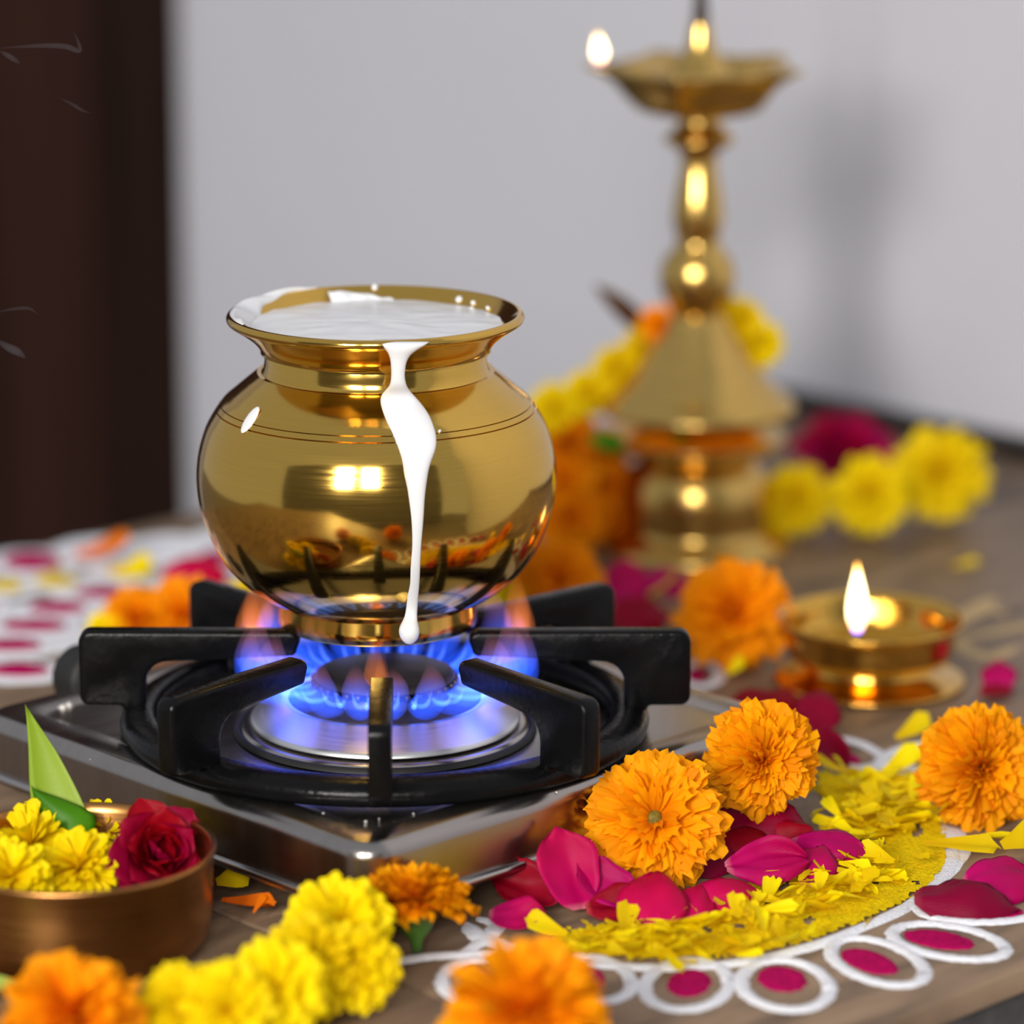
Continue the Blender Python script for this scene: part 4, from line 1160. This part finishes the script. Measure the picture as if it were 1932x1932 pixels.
while cnt < 290:
    if cnt < 205:
        i = rg.randrange(len(band) - 1); f = rg.random()
        u = band[i][0] + (band[i + 1][0] - band[i][0]) * f + rg.gauss(0, 40); v = band[i][1] + (band[i + 1][1] - band[i][1]) * f + rg.gauss(0, 24)
    else:
        u = rg.gauss(1660, 75); v = rg.gauss(1505, 34)
    if not inside(u, v, ypoly): continue
    if cnt < 205 and u > 1600 and v < 1600: continue
    lay = rg.random()
    loose_petal('yellow_petal', 'shredded yellow petal strewn over the yellow powder of the rangoli', u, v, 0.0018 + 0.0062 * lay, (rg.choice((34, 42, 50, 58, 68, 84)) if cnt < 205 else rg.choice((48, 60, 74, 90))), rg.uniform(0, 360), rg.uniform(-14, 20), rg.uniform(-40, 40), rg.randrange(4), 'shredded petals on the yellow powder')
    cnt += 1
for (lab, u, v, z, l, hd, tl, ro, k, mat, w) in (
        ('yellow petal curled on the bare counter between lamp and rangoli', 1690, 1392, 0.004, 75, 20, 20, -30, 3, None, 1.2),
        ('tiny yellow petal beside the marigold that touches the small lamp', 1370, 1272, 0.003, 44, 20, 30, -30, 3, None, 1.3),
        ('faint yellow petal alone on the far counter near the garland', 1795, 1068, 0.003, 55, 5, 5, -20, 2, None, 1.2),
        ('broad yellow petal at the edge of the rangoli under the marigold', 1890, 1595, 0.005, 105, 15, 12, -30, 3, None, 1.5),
        ('long yellow petal curled against the broad yellow one', 1740, 1590, 0.0035, 150, -12, 4, -15, 1, None, 1.0),
        ('second long yellow petal crossing the white powder patch', 1820, 1582, 0.0045, 110, 8, 8, -20, 0, None, 0.8),
        ('yellow petal standing by the magenta petals near the pan support', 1225, 1120, 0.006, 85, -40, 25, -30, 3, None, 1.1),
        ('pale yellow petal lying between the bowl and the stove', 408, 1664, 0.005, 66, 12, 10, -45, 3, None, 1.7),
        ('thin orange petal lying between the bowl and the stove', 418, 1697, 0.003, 118, -24, 3, -34, 2, 'orange_p', 0.7),
        ('thin orange side petal crossing the other orange one by the bowl', 478, 1722, 0.003, 52, 62, 30, -10, 1, 'orange_p', 0.9),
        ('orange petal lying on the white rangoli near the door', 140, 1045, 0.005, 115, -8, 8, -30, 3, 'orange_p', 1.0),
        ('bright yellow petal beside the orange one on the far rangoli', 215, 1082, 0.005, 75, 5, 10, -40, 3, None, 1.4),
        ('round yellow petal on the magenta spots of the far rangoli', 85, 1085, 0.005, 62, -40, 20, -30, 3, None, 1.3),
        ('yellow petal lying by the pan support tip behind the pot', 452, 1190, 0.012, 60, 0, 5, -30, 2, 'orange_p', 1.0)):
    loose_petal('orange_petal' if mat else 'yellow_petal', lab, u, v, z + 0.002, l, hd, tl, -ro, k, None, mat, w)

# ------------------------------------------------------------------ last details
o = link('green_leaf', leaf_mesh('green_leaf', 0.030, 0.014), M['leaf_pale'], None, Pz(-130, 1885, 0.006))
place(o, (0.9, 0.1, 0.25), (0, -0.6, 1)); tag(o, 'light green leaf tip poking out beside the orange marigold before the bowl', 'leaf')
# faint smoke curling in front of the dark door
m = bpy.data.materials.new('thin_smoke'); m.use_nodes = True
nt = m.node_tree; nt.nodes.clear()
out = N(nt, 'ShaderNodeOutputMaterial'); vol = N(nt, 'ShaderNodeVolumeScatter')
vol.inputs['Density'].default_value = 45; vol.inputs['Color'].default_value = (0.9, 0.92, 1.0, 1)
nt.links.new(vol.outputs[0], out.inputs['Volume'])
def wisp(label, strands):
    base = Py(strands[0][0][0][0], strands[0][0][0][1], BC.y)
    t = thing('smoke_wisp', label, 'smoke', base)
    for pts, w in strands:
        P = catmull([Py(u, v, BC.y) - base for u, v in pts], 4)
        n = len(P)
        link('smoke_strand', tube('smoke_strand', P, [max(0.0002, w * mpp(base) * math.sin(math.pi * (i + 0.6) / (n + 0.2))) for i in range(n)], 8, 0.7), m, t)
wisp('faint grey smoke wisp with a hooked end high before the dark door', [([(-10, 92), (40, 88), (90, 86), (125, 88), (150, 96), (146, 75), (136, 58)], 6), ([(0, 96), (20, 108), (38, 120)], 6)])
wisp('short slanting smoke wisp below the hooked one before the dark door', [([(110, 184), (135, 196), (155, 208), (170, 213)], 4)])
wisp('bluish smoke wisp beside the rangoli end of the dark door', [([(-10, 640), (15, 655), (35, 665), (48, 676)], 9), ([(-10, 590), (25, 583), (55, 582), (72, 594)], 4)])
